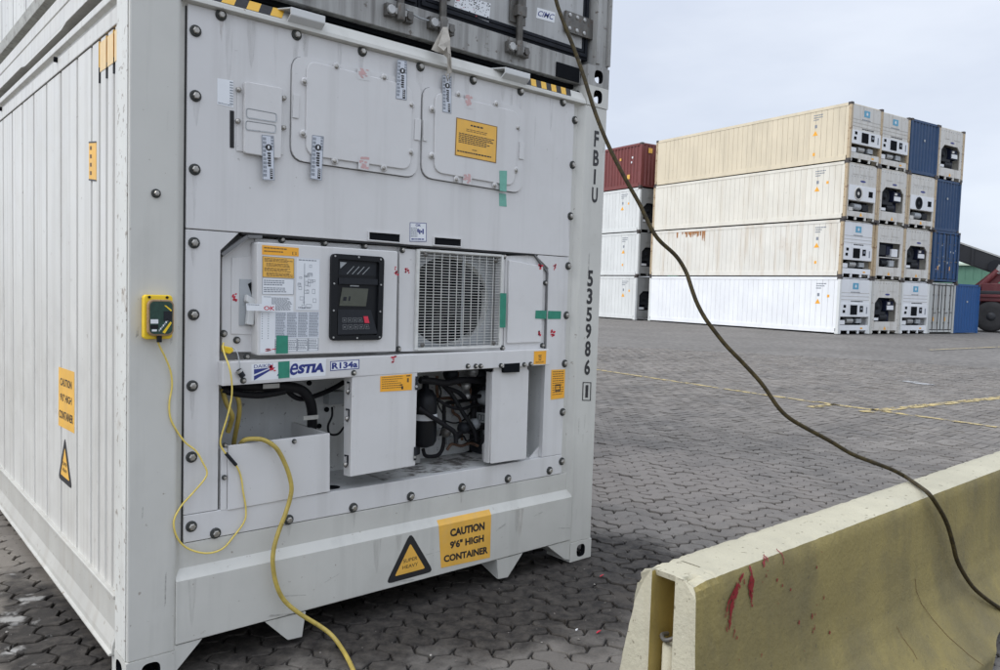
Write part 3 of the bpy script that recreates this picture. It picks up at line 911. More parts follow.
for r_ in range(2):
    for k in range(5):
        u = .12+k*.145; v = .33+r_*.28
        if r_ == 0 and k == 4:
            put_rect(mb, q, u+.02, v-.06, u+.15, v+.22, M['redp'], .002)
        else:
            put_frame(mb, q, u, v, u+.115, v+.19, .012, M['keyline'], .002, 1.4)
            put_rect(mb, q, u+.035, v+.06, u+.075, v+.13, M['keyline'], .002)
mb.build('keypad', con)

def sticker(name, parent, pts, y, m, fn=None, label=None, t=.0008):
    q = fq(pts, y)
    mb = MB()
    sheet(mb, q, m, t)
    if fn: fn(mb, q)
    o = mb.build(name, parent)
    if label: o['label'] = label
    return o
r5 = random.Random(5)
CS = CY-.0003
def _o1(mb, q):
    put_frame(mb, q, .02, .08, .98, .92, .006, M['yellow']); put_lines(mb, q, .05, .2, .72, .45, 1, M['ytext'], r5, .5, 9); put_lines(mb, q, .05, .55, .60, .8, 1, M['ytext'], r5, .5, 9)
    put_frame(mb, q, .82, .5, .93, .85, .02, M['ytext'])
sticker('service_sticker', cbx, [(0.4802,1.6237),(0.6329,1.6212),(0.6335,1.5875),(0.4807,1.5872)], CS, M['orange'], _o1)
def _y1(mb, q):
    put_frame(mb, q, 0, 0, 1, 1, .012, M['btext'])
    for k in range(4):
        put_lines(mb, q, .06+.06*(k % 2), .08+k*.23, .95, .08+k*.23+.19, 3, M['ytext'], r5, .5, 8)
sticker('warning_sticker', cbx, [(0.482,1.5815),(0.6139,1.5785),(0.6153,1.4993),(0.4832,1.5006)], CS, M['yellow'], _y1)
def _w1(mb, q):
    put_frame(mb, q, 0, 0, 1, 1, .014, M['gtext'])
    put_lines(mb, q, .05, .12, .75, .5, 3, M['gtext'], r5, .5, 8); put_lines(mb, q, .05, .58, .8, .92, 3, M['gtext'], r5, .5, 8)
sticker('instruction_sticker', cbx, [(0.4828,1.4979),(0.6153,1.4965),(0.6147,1.4357),(0.4829,1.4342)], CS, M['whitev'], _w1)
def _w2(mb, q):
    put_frame(mb, q, .0, .0, 1, 1, .008, M['bluev'])
    put_lines(mb, q, .1, .03, .85, .07, 1, M['gtext'], r5, .5, 6)
    for k in range(22):
        u, v = r5.uniform(.04, .75), r5.uniform(.1, .92)
        w, h = r5.uniform(.08, .24), r5.uniform(.025, .09)
        put_frame(mb, q, u, v, u+w, min(v+h, .97), .012, M['gtext'], .0012, .6)
    put_rect(mb, q, .34, .1, .36, .9, M['gtext']); put_lines(mb, q, .1, .94, .7, .98, 1, M['gtext'], r5)
sticker('wiring_diagram', cbx, [(0.6233,1.5830),(0.7264,1.5822),(0.7275,1.3727),(0.6244,1.3740)], CS, M['whitev'], _w2)
def _w3(mb, q):
    put_lines(mb, q, .05, .05, .28, .12, 1, M['gtext'], r5); put_lines(mb, q, .3, .1, .95, .92, 13, M['gtext'], r5, .55, 7)
sticker('instruction_sticker', cbx, [(0.4822,1.4291),(0.6144,1.4277),(0.6142,1.3659),(0.4819,1.3652)], CS, M['whitev'], _w3)
def _w4(mb, q):
    for k in range(4):
        u = .24+k*.19
        put_rect(mb, q, u, .0, u+.185, .64, M['bluev'], .001)
        put_lines(mb, q, u+.01, .02, u+.175, .63, 16, M['gtext'], r5, .55, 5)
        put_frame(mb, q, u, .66, u+.185, .98, .01, M['gtext'], .0012, .8)
        put_lines(mb, q, u+.01, .70, u+.175, .95, 6, M['gtext'], r5, .5, 5)
    for k in range(11):
        put_rect(mb, q, .02, .03+k*.06, .035, .05+k*.06, M['gtext']); put_rect(mb, q, .12, .03+k*.06, .135, .05+k*.06, M['gtext'])
sticker('fault_code_table', cbx, [(0.4779,1.3640),(0.7285,1.3674),(0.7285,1.2056),(0.4781,1.2051)], CS, M['whitev'], _w4)
sticker('green_tape', cbx, [(0.5442,1.2730),(0.5919,1.2723),(0.5931,1.2013),(0.5424,1.2016)], CS-.0025, M['greent'])
def _rm(mb, q):
    for k in range(3):
        put_rect(mb, q, r5.uniform(0, .5), k*.3+.05, r5.uniform(.55, 1), k*.3+.2, M['redp'], .001)
def red_mark(parent, pts, y, seed):
    rr = random.Random(seed)
    q = fq(pts, y); mb = MB()
    for k in range(8):
        u, v = rr.uniform(0, .65), rr.uniform(0, .75)
        a_, b_ = rr.uniform(.25, .5), rr.uniform(.12, .32)
        mb.face([q.at(u, v+b_*.5, .001), q.at(u+a_*.5, v, .001), q.at(u+a_, v+b_*.3, .001), q.at(u+a_*.7, v+b_, .001), q.at(u+.1*a_, v+b_*.9, .001)], M['redp'])
    mb.build('red_paint_mark', parent)
for i, (pts, par, y) in enumerate((
        ([(1.0846,1.5696),(1.1107,1.5663),(1.1092,1.5269),(1.0832,1.5259)], cbx, CY), ([(1.1621,1.5775),(1.1944,1.5767),(1.1929,1.5364),(1.1633,1.5375)], rc, .028),
        ([(0.3871,1.4392),(0.4107,1.4397),(0.4093,1.3971),(0.3856,1.3968)], swp, SW-.0042), ([(0.4942,1.2249),(0.5395,1.2277),(0.5398,1.2080),(0.4944,1.2093)], cbx, CY-.001),
        ([(1.0529,1.1755),(1.0968,1.1785),(1.0848,1.1435),(1.0640,1.1443)], rc, -.0225), ([(1.9692,1.6291),(2.0158,1.6236),(2.0139,1.5900),(1.9782,1.5885)], rc, .0165),
        ([(2.0847,1.6293),(2.1105,1.6305),(2.1123,1.5940),(2.0865,1.5929)], rc, PD+.001), ([(1.9854,1.2845),(2.0177,1.2842),(2.0161,1.2426),(1.9873,1.2430)], rc, .0165), ([(2.0797,1.2837),(2.1278,1.2859),(2.1265,1.2356),(2.0818,1.2389)], rc, PD+.001))):
    red_mark(par, pts, y, i+11)
# faded red stamps on the hatches
for h, t in ((ha, [(0.8876,2.3832),(0.9501,2.3837),(0.9488,2.3379),(0.8864,2.3359)]), (ha, [(0.9011,2.0213),(0.9543,2.0222),(0.9509,1.9652),(0.9,1.9672)]), (hb, [(1.4566,2.3827),(1.5060,2.3827),(1.5066,2.3183),(1.4559,2.3187)]), (hb, [(1.4610,2.0186),(1.5119,2.0177),(1.5077,1.9683),(1.4568,1.9696)])):
    q = fq(t, PD-.0186); mb = MB()
    rr = random.Random(int(t[0][0]*1e4))
    mb.face(q.sub(0, 0, 1, 1, .0004), M['panel'])
    for k in range(20):
        u, v = rr.uniform(0, .65), rr.uniform(0, .8)
        put_rect(mb, q, u, v, u+rr.uniform(.15, .35), v+rr.uniform(.08, .2), M['redfade'], .0008+.00002*k)
    mb.build('faded_stamp', h)
# latch tag reading OK, tied to the switch lever
def _ok(mb, q):
    put_text(mb, q, 'OK', .60, .28, .98, .86, M['redp'], .02); put_lines(mb, q, .04, .12, .5, .28, 1, M['gtext'], r5, .6, 7)
sticker('inspection_tag', cbx, [(0.4112,1.3988),(0.529,1.3957),(0.5282,1.3684),(0.4136,1.3715)], -.026, M['whitev'], _ok, t=.0007)

# vertical seam screws and small hardware on the recess top edge
for x, z in [(0.5841,1.6532),(0.7721,1.6512),(0.9631,1.6504)]:
    bolt(x, z, .045, .015, rc, 'screw')
mb = MB(); plate(mb, [(0.4761,1.6500),(1.1506,1.6573),(1.1512,1.6351),(0.4764,1.6306)], .05, .07, M['panel']); mb.build('hinge_strip', rc)

# ---- condenser fan
FS = .028
mb = MB()
so = [(1.1335,1.6501),(1.7570,1.6413),(1.7599,1.1784),(1.1413,1.1906)]
si = [(1.2307,1.6392),(1.7241,1.6421),(1.7256,1.2102),(1.2347,1.2026)]
for i in range(4):
    j = (i+1) % 4
    mb.prism([(so[i][0], FS, so[i][1]), (so[j][0], FS, so[j][1]), (si[j][0], FS, si[j][1]), (si[i][0], FS, si[i][1])], (0, .03, 0), M['panel'])
fan = mb.build('condenser_fan', rc)
fx0, fx1 = (si[0][0]+si[3][0])/2, (si[1][0]+si[2][0])/2
fz0, fz1 = si[2][1]-.004, si[0][1]+.002
fcx, fcz = fx0+(fx1-fx0)*.462, (fz0+fz1)/2-.004
mb = MB()                                       # shroud plate with the round mouth
K = 48
rx, rz = (fx1-fx0)*.500, (fz1-fz0)*.488
cir = [(fcx+rx*math.cos(2*math.pi*i/K), fcz+rz*math.sin(2*math.pi*i/K)) for i in range(K)]
sqr = []
for i in range(K):
    c_, s_ = math.cos(2*math.pi*i/K), math.sin(2*math.pi*i/K); mx_ = max(abs(c_), abs(s_))
    sqr.append((fcx+(fx1-fx0)*.56*c_/mx_, fcz+(fz1-fz0)*.52*s_/mx_))
mb.raw([(x, .085, z) for x, z in cir]+[(x, .085, z) for x, z in sqr], [(i, (i+1) % K, (i+1) % K+K, i+K) for i in range(K)], M['shade_grey'])
mb.raw([(x, .085, z) for x, z in cir]+[(fcx+(x-fcx)*.97, .128, fcz+(z-fcz)*.97) for x, z in cir], [(i, (i+1) % K, (i+1) % K+K, i+K) for i in range(K)], M['mesh'])
mb.face([(x, .128, z) for x, z in cir], M['dark'])
mb.build('fan_shroud', fan)
mb = MB()
for k in range(5):
    a0 = 2*math.pi*k/5
    bl = []
    for i in range(7):
        a = a0+i*.13
        bl.append((a, i/6))
    vs, fs = [], []
    for i, (a, t) in enumerate(bl):
        for r_ in (.25, .6, .95):
            vs.append((fcx+rx*r_*math.cos(a+r_*.35), .088+.034*t, fcz+rz*r_*math.sin(a+r_*.35)))
    for i in range(6):
        for j in range(2):
            fs.append((i*3+j, i*3+j+1, i*3+j+4, i*3+j+3))
    mb.raw(vs, fs, M['black'], True)
mb.lathe((fcx, .122, fcz), (0, -1, 0), [(rx*.30, 0), (rx*.30, .03), (rx*.22, .042), (.001, .044)], M['black'], 20)
mb.build('fan_blades', fan)
mb = MB()                                       # grille: close horizontal wires on vertical stays
nh = 34
for i in range(nh+1):
    z = fz0+(fz1-fz0)*i/nh
    mb.tube([(fx0-.004, .020, z), ((fx0+fx1)/2, .016, z), (fx1+.004, .020, z)], .0014, M['mesh'], 5)
for i in range(12):
    x = fx0+(fx1-fx0)*i/11
    mb.tube([(x, .0235, fz0-.004), (x, .0235, fz1+.004)], .0026, M['mesh'], 5)
for x_ in (fx0+.53*(fx1-fx0),):
    mb.box(x_-.003, x_+.003, .024, .030, fz0, fz1, M['shade_grey'])
mb.build('fan_grille', fan)
mb = MB()
mb.box(fx0-.012, fx0+.002, .012, .027, fz0-.010, fz1+.010, M['mesh']); mb.box(fx1-.002, fx1+.012, .012, .027, fz0-.010, fz1+.010, M['mesh'])
mb.box(fx0+.003, fx1-.003, .012, .027, fz1+.002, fz1+.012, M['mesh']); mb.box(fx0+.003, fx1-.003, .012, .027, fz0-.012, fz0-.002, M['mesh'])
mb.build('grille_frame', fan, .001)
for x, z in ((fx0+.035, fz1-.012), (fx1-.035, fz1-.02), (fx0+.03, fz0+.012), (fx1-.035, fz0+.012)):
    mb = MB(); mb.lathe((x, .018, z), (0, -1, 0), [(.011, 0), (.010, .006), (.003, .008)], M['rod'], 10); mb.build('grille_clip', fan)
for x, z in [(1.7469,1.6457),(1.7561,1.1911),(1.1469,1.6434),(1.1383,1.2019)]:
    bolt(x, z, FS-.001, .014, fan, 'screw')

# ---- right hand cover in the recess
mb = MB(); plate(mb, [(1.7617,1.6490),(1.9593,1.6645),(2.0531,1.5785),(2.0578,1.1808),(1.7683,1.1780)], .03, .05, M['panel'])
ep = mb.build('evaporator_access_panel', rc, .001)
mb = MB(); plate(mb, rquad([(1.7769,1.6299),(2.0130,1.6080),(2.0173,1.2165),(1.7813,1.2146)], .006, 2), .017, .0295, M['panel']); mb.build('panel_cover', ep, .003)
for x, z in [(2.0387,1.5236),(2.0327,1.1979)]:
    bolt(x, z, .0285, .013, ep, 'screw')
sticker('green_tape', rc, [(1.7163,1.4648),(1.7577,1.4642),(1.7583,1.2941),(1.7207,1.2944)], .010, M['greent'])
sticker('green_tape', rc, [(1.9673,1.3802),(2.0449,1.3807),(2.0434,1.3364),(1.9657,1.3390)], .0155, M['greent'])
sticker('green_tape', rc, [(2.0625,1.3792),(2.1592,1.3777),(2.1575,1.3362),(2.0624,1.3363)], PD+.001, M['greent'])
sticker('green_tape', rc, [(1.6798,2.0562),(1.7286,2.0612),(1.7290,1.9600),(1.6863,1.9603)], PD-.0186, M['greent2'])
sticker('green_tape', rc, [(1.6979,1.9519),(1.7428,1.9517),(1.7500,1.8899),(1.7018,1.8893)], PD-.0002, M['greent2'])

# ---- handle slots above the recess and the small blue sticker
for t in ([(0.9632,1.7137),(1.1316,1.7150),(1.1329,1.6711),(0.9642,1.6733)], [(1.3087,1.7149),(1.4741,1.7159),(1.4743,1.6747),(1.3089,1.6730)]):
    c = t; cx, cz = sum(p[0] for p in c)/4, sum(p[1] for p in c)/4
    ins = [(cx+(x-cx)*.93, cz+(z-cz)*.78) for x, z in c]
    mb = MB()
    for i in range(4):
        j = (i+1) % 4
        mb.prism([(c[i][0], PD-.006, c[i][1]), (c[j][0], PD-.006, c[j][1]), (ins[j][0], PD-.006, ins[j][1]), (ins[i][0], PD-.006, ins[i][1])], (0, .0055, 0), M['panel'])
    mb.face([(x, PD-.0008, z) for x, z in ins], M['dark'])
    mb.build('air_slot', rc)
def _b(mb, q):
    put_frame(mb, q, 0, 0, 1, 1, .03, M['navy']); put_text(mb, q, 'OK', .34, .07, .66, .20, M['navy'], .03)
    put_lines(mb, q, .06, .28, .45, .8, 5, M['gtext'], r5, .5, 3)
    for k in range(4): put_rect(mb, q, .45+.1*k, .32+.05*(k % 3), .53+.1*k, .40+.08*(k % 2)+.12, M['navy'], .0013)
    put_lines(mb, q, .1, .84, .85, .95, 1, M['navy'], r5, .6, 4)
sticker('inspection_sticker', rc, [(1.1790,1.7680),(1.2694,1.7721),(1.2721,1.6879),(1.1804,1.6829)], PD-.0002, M['whitev'], _b)

# ---- band under the recess with the maker's lettering
BY = -.022
mb = MB()
plate(mb, [(0.3248,1.1770),(2.0433,1.1815),(2.0443,1.1002),(0.3257,1.0919)], BY, .05, M['panel'])
band = mb.build('lettered_band', rc, .003)
mb = MB(); plate(mb, [(0.3261,1.0968),(0.9162,1.1037),(0.9164,1.0939),(0.3262,1.0873)], BY+.001, .04, M['panel']); mb.build('band_lip', band, .001)
q = fq([(0.3248,1.1770),(2.0433,1.1815),(2.0443,1.1002),(0.3257,1.0919)], BY)
mb = MB()
qs = fq([(0.4376,1.1640),(0.7546,1.1744),(0.7537,1.1064),(0.4384,1.1011)], BY)
sheet(mb, qs, M['whitev'], .0007)
# slanted emblem: two blue sails
mb.face([qs.at(.03, .30, .0012), qs.at(.24, .27, .0012), qs.at(.03, .62, .0012)], M['navy'])
mb.face([qs.at(.03, .72, .0012), qs.at(.28, .27, .0012), qs.at(.31, .27, .0012), qs.at(.03, .98, .0012)], M['navy'])
put_text(mb, qs, 'DAIKIN', .03, .03, .27, .24, M['navy'], .0)
mb.face([qs.at(.325, .80, .0012), qs.at(.375, .52, .0012), qs.at(.40, .78, .0012)], M['navy'])
put_text(mb, qs, 'Z', .36, .16, .49, .90, M['navy'], .03, slant=.12)
put_text(mb, qs, 'e', .50, .12, .61, .84, M['navy'], .015, slant=.25)
put_text(mb, qs, 'STIA', .61, .22, .985, .78, M['navy'], .065, slant=.07)
mb.build('maker_sticker', band)
def _r(mb, q):
    put_frame(mb, q, .0, .0, 1, 1, .025, M['navy'], .0012, 3.0); put_text(mb, q, 'R134a', .06, .17, .94, .84, M['navy'], .038)
sticker('refrigerant_sticker', band, [(0.7731,1.1643),(0.9112,1.1678),(0.9108,1.1278),(0.774,1.1241)], BY, M['whitev'], _r)
sticker('green_tape', band, [(0.5455,1.1705),(0.5931,1.1719),(0.5942,1.1061),(0.5478,1.1044)], BY-.002, M['greent'])
red_mark(band, [(0.5063,1.1594),(0.5414,1.1620),(0.5378,1.1266),(0.5048,1.1281)], BY-.0015, 31)
sticker('lifting_sticker', band, [(1.9294,1.1737),(2.0168,1.1749),(2.0151,1.1055),(1.9298,1.1067)], BY, M['orange'],
        lambda mb, q: (put_frame(mb, q, .0, .0, 1, 1, .03, M['yellow']), put_rect(mb, q, .35, .3, .62, .38, M['ytext']), put_frame(mb, q, .4, .42, .6, .7, .05, M['ytext']), put_lines(mb, q, .15, .78, .85, .92, 2, M['ytext'], r5, .5, 3)))
for x, z in [(0.4047,1.1040),(0.8846,1.1120),(1.4989,1.1158),(1.7061,1.1100),(1.8617,1.1089),(1.9059,1.1097),(1.5472,1.1138),(1.5776,1.1126)]:
    bolt(x, z, BY-.001, .012, band, 'screw')
mb = MB(); plate(mb, [(1.7287,1.1175),(1.8340,1.1185),(1.8340,1.0721),(1.7305,1.0728)], BY-.001, BY+.03, M['dark']); mb.build('band_notch', band)
mb = MB(); plate(mb, [(1.7188,1.1193),(1.8833,1.1192),(1.8841,1.1004),(1.7195,1.1020)], BY+.001, BY+.02, M['panel']); mb.build('band_tab', band)

# ---- compressor bay contents
# battery/cable tray with open top, front left
mb = MB()
bq = [(0.3651,0.8501),(0.7989,0.8574),(0.8042,0.6075),(0.366,0.5991)]
plate(mb, bq, .014, .026, M['panel'])
tr = mb.build('cable_tray', rc, .002)
x0, x1 = bq[0][0], bq[1][0]
mb = MB(); mb.box(x1-.010, x1, .027, .35, bq[2][1], bq[1][1]-.002, M['panel']); mb.build('tray_side', tr, .001)
mb = MB(); mb.box(x0-.025, x0-.001, .020, .05, bq[3][1], bq[0][1]-.01, M['panel']); mb.build('tray_flange', tr, .001)
for x, z in [(0.3498,0.8556),(0.3501,0.7299),(0.6366,0.8397),(0.5365,0.8413)]:
    bolt(x, z, .0135, .010, tr, 'screw')
# hinged centre door, standing a little proud
mb = MB()
plate(mb, rquad([(0.88,1.0929),(1.2132,1.1008),(1.2142,0.6739),(0.8802,0.6675)], .006, 2), -.020, -.012, M['panel'])
dr = mb.build('bay_door', rc, .002)
dq = [(0.88,1.0929),(1.2132,1.1008),(1.2142,0.6739),(0.8802,0.6675)]
mb = MB()
a_ = [(0.8772,1.0820),(0.8818,0.6629)]
mb.prism([(dq[0][0], -.012, dq[0][1]), (a_[0][0], .04, a_[0][1]), (a_[1][0], .04, a_[1][1]), (dq[3][0], -.012, dq[3][1])], (.006, .004, 0), M['panel'])
mb.prism([(a_[0][0], .04, a_[0][1]), (a_[0][0]+.02, .075, a_[0][1]), (a_[1][0]+.02, .075, a_[1][1]), (a_[1][0], .04, a_[1][1])], (.005, .004, 0), M['panel'])
mb.box(dq[1][0]-.008, dq[1][0]-.001, -.012, .06, dq[2][1]+.004, dq[1][1]-.004, M['panel'])
mb.build('door_flange', dr)
for pts in ((347.5, 389), (346.5, 416), (345, 462)):
    x, z = [(0.8771,1.0393),(0.875,0.9238),(0.8722,0.7261)][[389, 416, 462].index(pts[1])]
    mb = MB(); mb.tube([(x-.008, .004, z+.03), (x+.006, .0, z+.028), (x+.006, .0, z-.005), (x-.006, .002, z-.02)], .005, M['blackm'], 6)
    mb.lathe((x, .006, z-.01), (0, -1, 0), [(.012, 0), (.010, .008), (.002, .009)], M['bolt'], 8); mb.build('door_latch', dr)
for x, z in [(1.2071,1.0505),(1.2087,0.7299)]:
    mb = MB(); mb.box(x-.004, x+.007, -.026, -.010, z-.03, z+.03, M['blackm']); mb.cyl((x-.002, -.026, z-.015), (x-.002, -.029, z-.015), .006, M['steel'], n=8); mb.build('door_hinge', dr)
def _o3(mb, q):
    put_lines(mb, q, .05, .08, .7, .9, 6, M['ytext'], r5, .3, 9); put_rect(mb, q, .82, .06, .95, .14, M['ytext']); put_rect(mb, q, .84, .24, .9, .5, M['ytext'])
    put_rect(mb, q, .62, .6, .70, .68, M['btext']); put_rect(mb, q, .66, .72, .72, .92, M['btext'])
sticker('service_sticker', dr, [(1.0180,1.0900),(1.1830,1.0932),(1.1842,1.0202),(1.0188,1.0224)], -.0205, M['orange'], _o3)
# right cover and gusset
mb = MB(); plate(mb, rquad([(1.6699,1.0787),(1.9157,1.0795),(1.9185,0.6198),(1.6799,0.6217)], .006, 2), -.004, .006, M['panel'])
rcv = mb.build('bay_cover', rc, .002)
cv = [(1.6699,1.0787),(1.9157,1.0795),(1.9185,0.6198),(1.6799,0.6217)]
mb = MB(); mb.box(cv[0][0], cv[0][0]+.008, .006, .040, cv[3][1]+.003, cv[0][1]-.004, M['panel']); mb.box(cv[1][0]-.012, cv[1][0]-.004, .006, .10, cv[2][1]+.003, cv[1][1]-.004, M['panel']); mb.build('cover_flange', rcv)
for t in ([(1.6798,1.1044),(1.7285,1.1049),(1.7299,1.0725),(1.6811,1.0723)], [(1.8510,1.1051),(1.9041,1.1056),(1.9056,1.0722),(1.8525,1.0720)]):
    mb = MB(); plate(mb, t, -.0035, .005, M['panel']); mb.build('cover_tab', rcv, .001)
mb = MB(); plate(mb, [(1.9881,0.6015),(2.1187,0.7078),(2.1275,0.6039),(1.9886,0.5908)], .05, .056, M['panel']); mb.build('bay_gusset', rc)
mb = MB(); plate(mb, [(1.7488,0.6825),(1.7876,0.7229),(1.8180,0.7251),(1.8171,0.5777),(1.7528,0.5804)], .14, .15, M['panel']); mb.build('bay_gusset', rc)
mb = MB()
mb.box(*[[(2.2031,1.0063),(2.3528,0.6789)][0][0]-.02, 2.05, .30, .31, .606, 1.12, M['dark']][:2], .30, .31, .606, 1.12, M['bay'])
mb.box(1.93, 1.985, .285, .298, .98, 1.10, M['dark']); mb.box(1.942, 1.973, .280, .2845, 1.0, 1.085, M['shade_grey'])
mb.build('bay_divider', rc)
# filter drier bottle
bx_, bz1 = [(1.4177,1.0000)][0]
bz0 = [(1.4273,0.6976)][0][1]
rb = .060
mb = MB()
hh = bz1-bz0
mb.lathe((bx_, .20, bz0), (0, 0, 1), [(.02, 0), (rb*.8, .012), (rb, .035), (rb, hh-.085), (rb*.92, hh-.05), (rb*.6, hh-.02), (.018, hh-.012), (.014, hh+.05)], M['black'], 24)
dd = mb.build('filter_drier', rc)
zb = [(1.3771,0.8374),(1.3762,0.8665)]
mb = MB(); mb.lathe((bx_, .20, zb[0][1]), (0, 0, 1), [(rb+.002, 0), (rb+.002, zb[1][1]-zb[0][1])], M['whitev'], 24); mb.build('drier_strap', dd)
# compressor and its pipes
def pipe(name, pts, r, m='hose', k=4):
    mb = MB(); mb.tube(smooth_path(pts, k), r, M[m], 8); return mb.build(name, rc)
pipe('bay_hose', [(1.5115,0.2,1.0096),(1.5824,0.2,0.945),(1.6405,0.18,0.8519),(1.6994,0.16,0.7626),(1.7148,0.16,0.7043)], .011)
pipe('bay_hose', [(1.3201,0.12,0.9098),(1.4033,0.12,0.8599),(1.4968,0.13,0.8062),(1.5616,0.14,0.7637),(1.5697,0.14,0.7126)], .012)
pipe('bay_pipe', [(1.7534,0.25,0.9068),(1.6417,0.25,0.8989),(1.5778,0.25,0.8932),(1.5729,0.25,0.8526),(1.5760,0.25,0.7601),(1.5724,0.25,0.6783),(1.5423,0.25,0.6354),(1.4678,0.25,0.639),(1.4483,0.25,0.6766)], .010)
pipe('bay_hose', [(1.3134,0.1,1.0456),(1.3831,0.1,1.0372),(1.4820,0.12,1.0201),(1.5805,0.12,1.0296),(1.7459,0.14,1.0138)], .017)
pipe('bay_hose', [(1.5435,0.2,0.9827),(1.6202,0.2,0.9579),(1.6731,0.2,0.9237),(1.7521,0.2,0.9289),(1.8373,0.22,0.9102)], .012)
pipe('bay_hose', [(1.6091,0.2,0.729),(1.6726,0.2,0.7588),(1.7192,0.2,0.744),(1.7721,0.2,0.7599),(1.8333,0.2,0.7596)], .013)
pipe('bay_hose', [(1.7418,0.22,0.9271),(1.7445,0.22,0.8537),(1.7335,0.22,0.7918),(1.6948,0.22,0.764)], .015)
pipe('bay_wire', [(1.6556,0.34,0.7861),(1.7223,0.34,0.7696),(1.7891,0.34,0.7907),(1.8353,0.34,0.8411)], .004)
pipe('bay_wire', [(1.4712,0.34,0.5913),(1.6230,0.34,0.5939),(1.7555,0.34,0.5944),(1.8510,0.34,0.6107)], .007)
def lump(name, c, rr, m, seed, n=10):
    mb = MB(); p = Vector(c)
    mb.lathe(p+Vector((0, rr[1], 0)), (.15, -1, .1), [(rr[0]*.5, 0), (rr[0], rr[1]*.35), (rr[0], rr[1]*1.3), (rr[0]*.75, rr[1]*1.6), (rr[0]*.3, rr[1]*1.9)], M[m], n)
    return mb.build(name, rc)
for nm, px, s_, m_ in (('valve', (482.5, 398), .040, 'shade_grey'), ('valve', (463.5, 386), .022, 'steel'), ('valve', (464.5, 396), .018, 'steel'), ('valve', (443.5, 432.5), .024, 'rod'),
                       ('valve', (486, 431), .028, 'shade_grey'), ('valve', (472, 424), .03, 'shade_grey'), ('valve', (461, 428), .030, 'blackm'), ('valve', (478, 375), .032, 'blackm'),
                       ('valve', (487, 376), .022, 'blackm'), ('valve', (448, 374), .035, 'blackm'), ('valve', (470, 372), .028, 'steel')):
    tab = {(482.5, 398): [(1.7996,0.9127)], (463.5, 386): [(1.6704,0.9833)], (464.5, 396): [(1.6789,0.9312)], (443.5, 432.5): [(1.5506,0.7545)], (486, 431): [(1.8305,0.7355)],
           (472, 424): [(1.7339,0.7813)], (461, 428): [(1.6620,0.767)], (478, 375): [(1.7644,1.0354)], (487, 376): [(1.8258,1.0272)], (448, 374): [(1.5688,1.0498)], (470, 372): [(1.7105,1.0535)]}
    x, z = tab[px][0]
    lump(nm, (x, .20, z), (s_, s_*1.1), m_, 0)
mb = MB(); mb.box(*(lambda a, b: (a, b))([(1.8286,0.89)][0][0], [(1.9340,0.8828)][0][0]+.1), .26, .355, .606, 1.06, M['blackm']); 
q = fq([(1.7947,0.8337),(1.8556,0.8235),(1.8556,0.7698),(1.7954,0.7804)], .2595); sheet(mb, q, M['shade_grey'], .001); put_frame(mb, q, .15, .2, .5, .8, .06, M['blackm']); put_frame(mb, q, .55, .2, .85, .8, .06, M['blackm'])
mb.build('compressor', rc, .006)
mb = MB(); mb.box(1.16, 1.42, .28, .355, .606, .66, M['bay']); mb.box(1.40, 1.44, .26, .30, .606, .78, M['steel']); mb.build('compressor_mount', rc)
# finer pipework, wiring and fins of the compressor bay
M['copper'] = paint('dull_copper_pipe', (.20, .115, .075), .5, .5, var=.3, vscale=30, spots=.6, pcol=(.06, .05, .04), pscale=60, pthr=(.52, .6))
pipe('copper_pipe', [(1.5597,0.3,1.0318),(1.5624,0.3,0.9495),(1.5825,0.3,0.9173),(1.6603,0.3,0.9068),(1.6692,0.3,0.8381),(1.7169,0.3,0.7973),(1.7343,0.3,0.6841)], .008, 'copper')
pipe('copper_pipe', [(1.6947,0.3,1.0462),(1.6970,0.3,0.9832),(1.7782,0.3,0.9574),(1.7797,0.29,0.884),(1.8754,0.28,0.8678)], .007, 'copper')
pipe('copper_pipe', [(1.6063,0.26,0.6521),(1.6376,0.26,0.6799),(1.6971,0.26,0.663),(1.7568,0.26,0.6725),(1.8120,0.26,0.6506)], .008, 'copper')
pipe('bay_wire', [(1.5168,0.25,1.0290),(1.5504,0.25,0.9562),(1.5337,0.25,0.8964),(1.5739,0.25,0.8218),(1.5517,0.25,0.7317)], .004)
pipe('bay_wire', [(1.5941,0.22,1.0486),(1.6274,0.22,1.0113),(1.6986,0.22,1.0179),(1.7599,0.22,0.9782),(1.8206,0.22,0.9853)], .004)
pipe('bay_wire', [(1.6317,0.22,0.708),(1.6766,0.22,0.7242),(1.7040,0.22,0.6953),(1.7567,0.22,0.7109),(1.7980,0.22,0.6909)], .005)
pipe('bay_hose', [(1.4747,0.18,0.9346),(1.5439,0.18,0.8948),(1.6333,0.18,0.8729),(1.7405,0.2,0.8828),(1.8158,0.2,0.8562)], .008)
for (px_, pz_) in [(1.5990,0.7333),(1.6788,0.6831),(1.7198,0.8392),(1.6166,0.9779)]:
    mb = MB(); mb.box(px_-.022, px_+.022, .325, .358, pz_-.020, pz_+.020, M['shade_grey']); mb.box(px_-.014, px_+.014, .318, .3245, pz_-.012, pz_+.012, M['steel']); mb.build('pipe_clamp', rc, .002)
q = fq([(1.6413,0.9591),(1.7008,0.9503),(1.7021,0.913),(1.6427,0.9195)], .3565); mb = MB(); sheet(mb, q, M['whitev']); put_lines(mb, q, .08, .1, .9, .9, 4, M['gtext'], r5, .5, 3); mb.build('data_sticker', rc)
mb = MB(); mb.box(1.20, 1.40, .20, .30, .660, .78, M['blackm']); mb.cyl((1.30, .25, .78), (1.30, .25, .86), .05, M['blackm'], n=16); mb.build('compressor_motor', rc, .01)

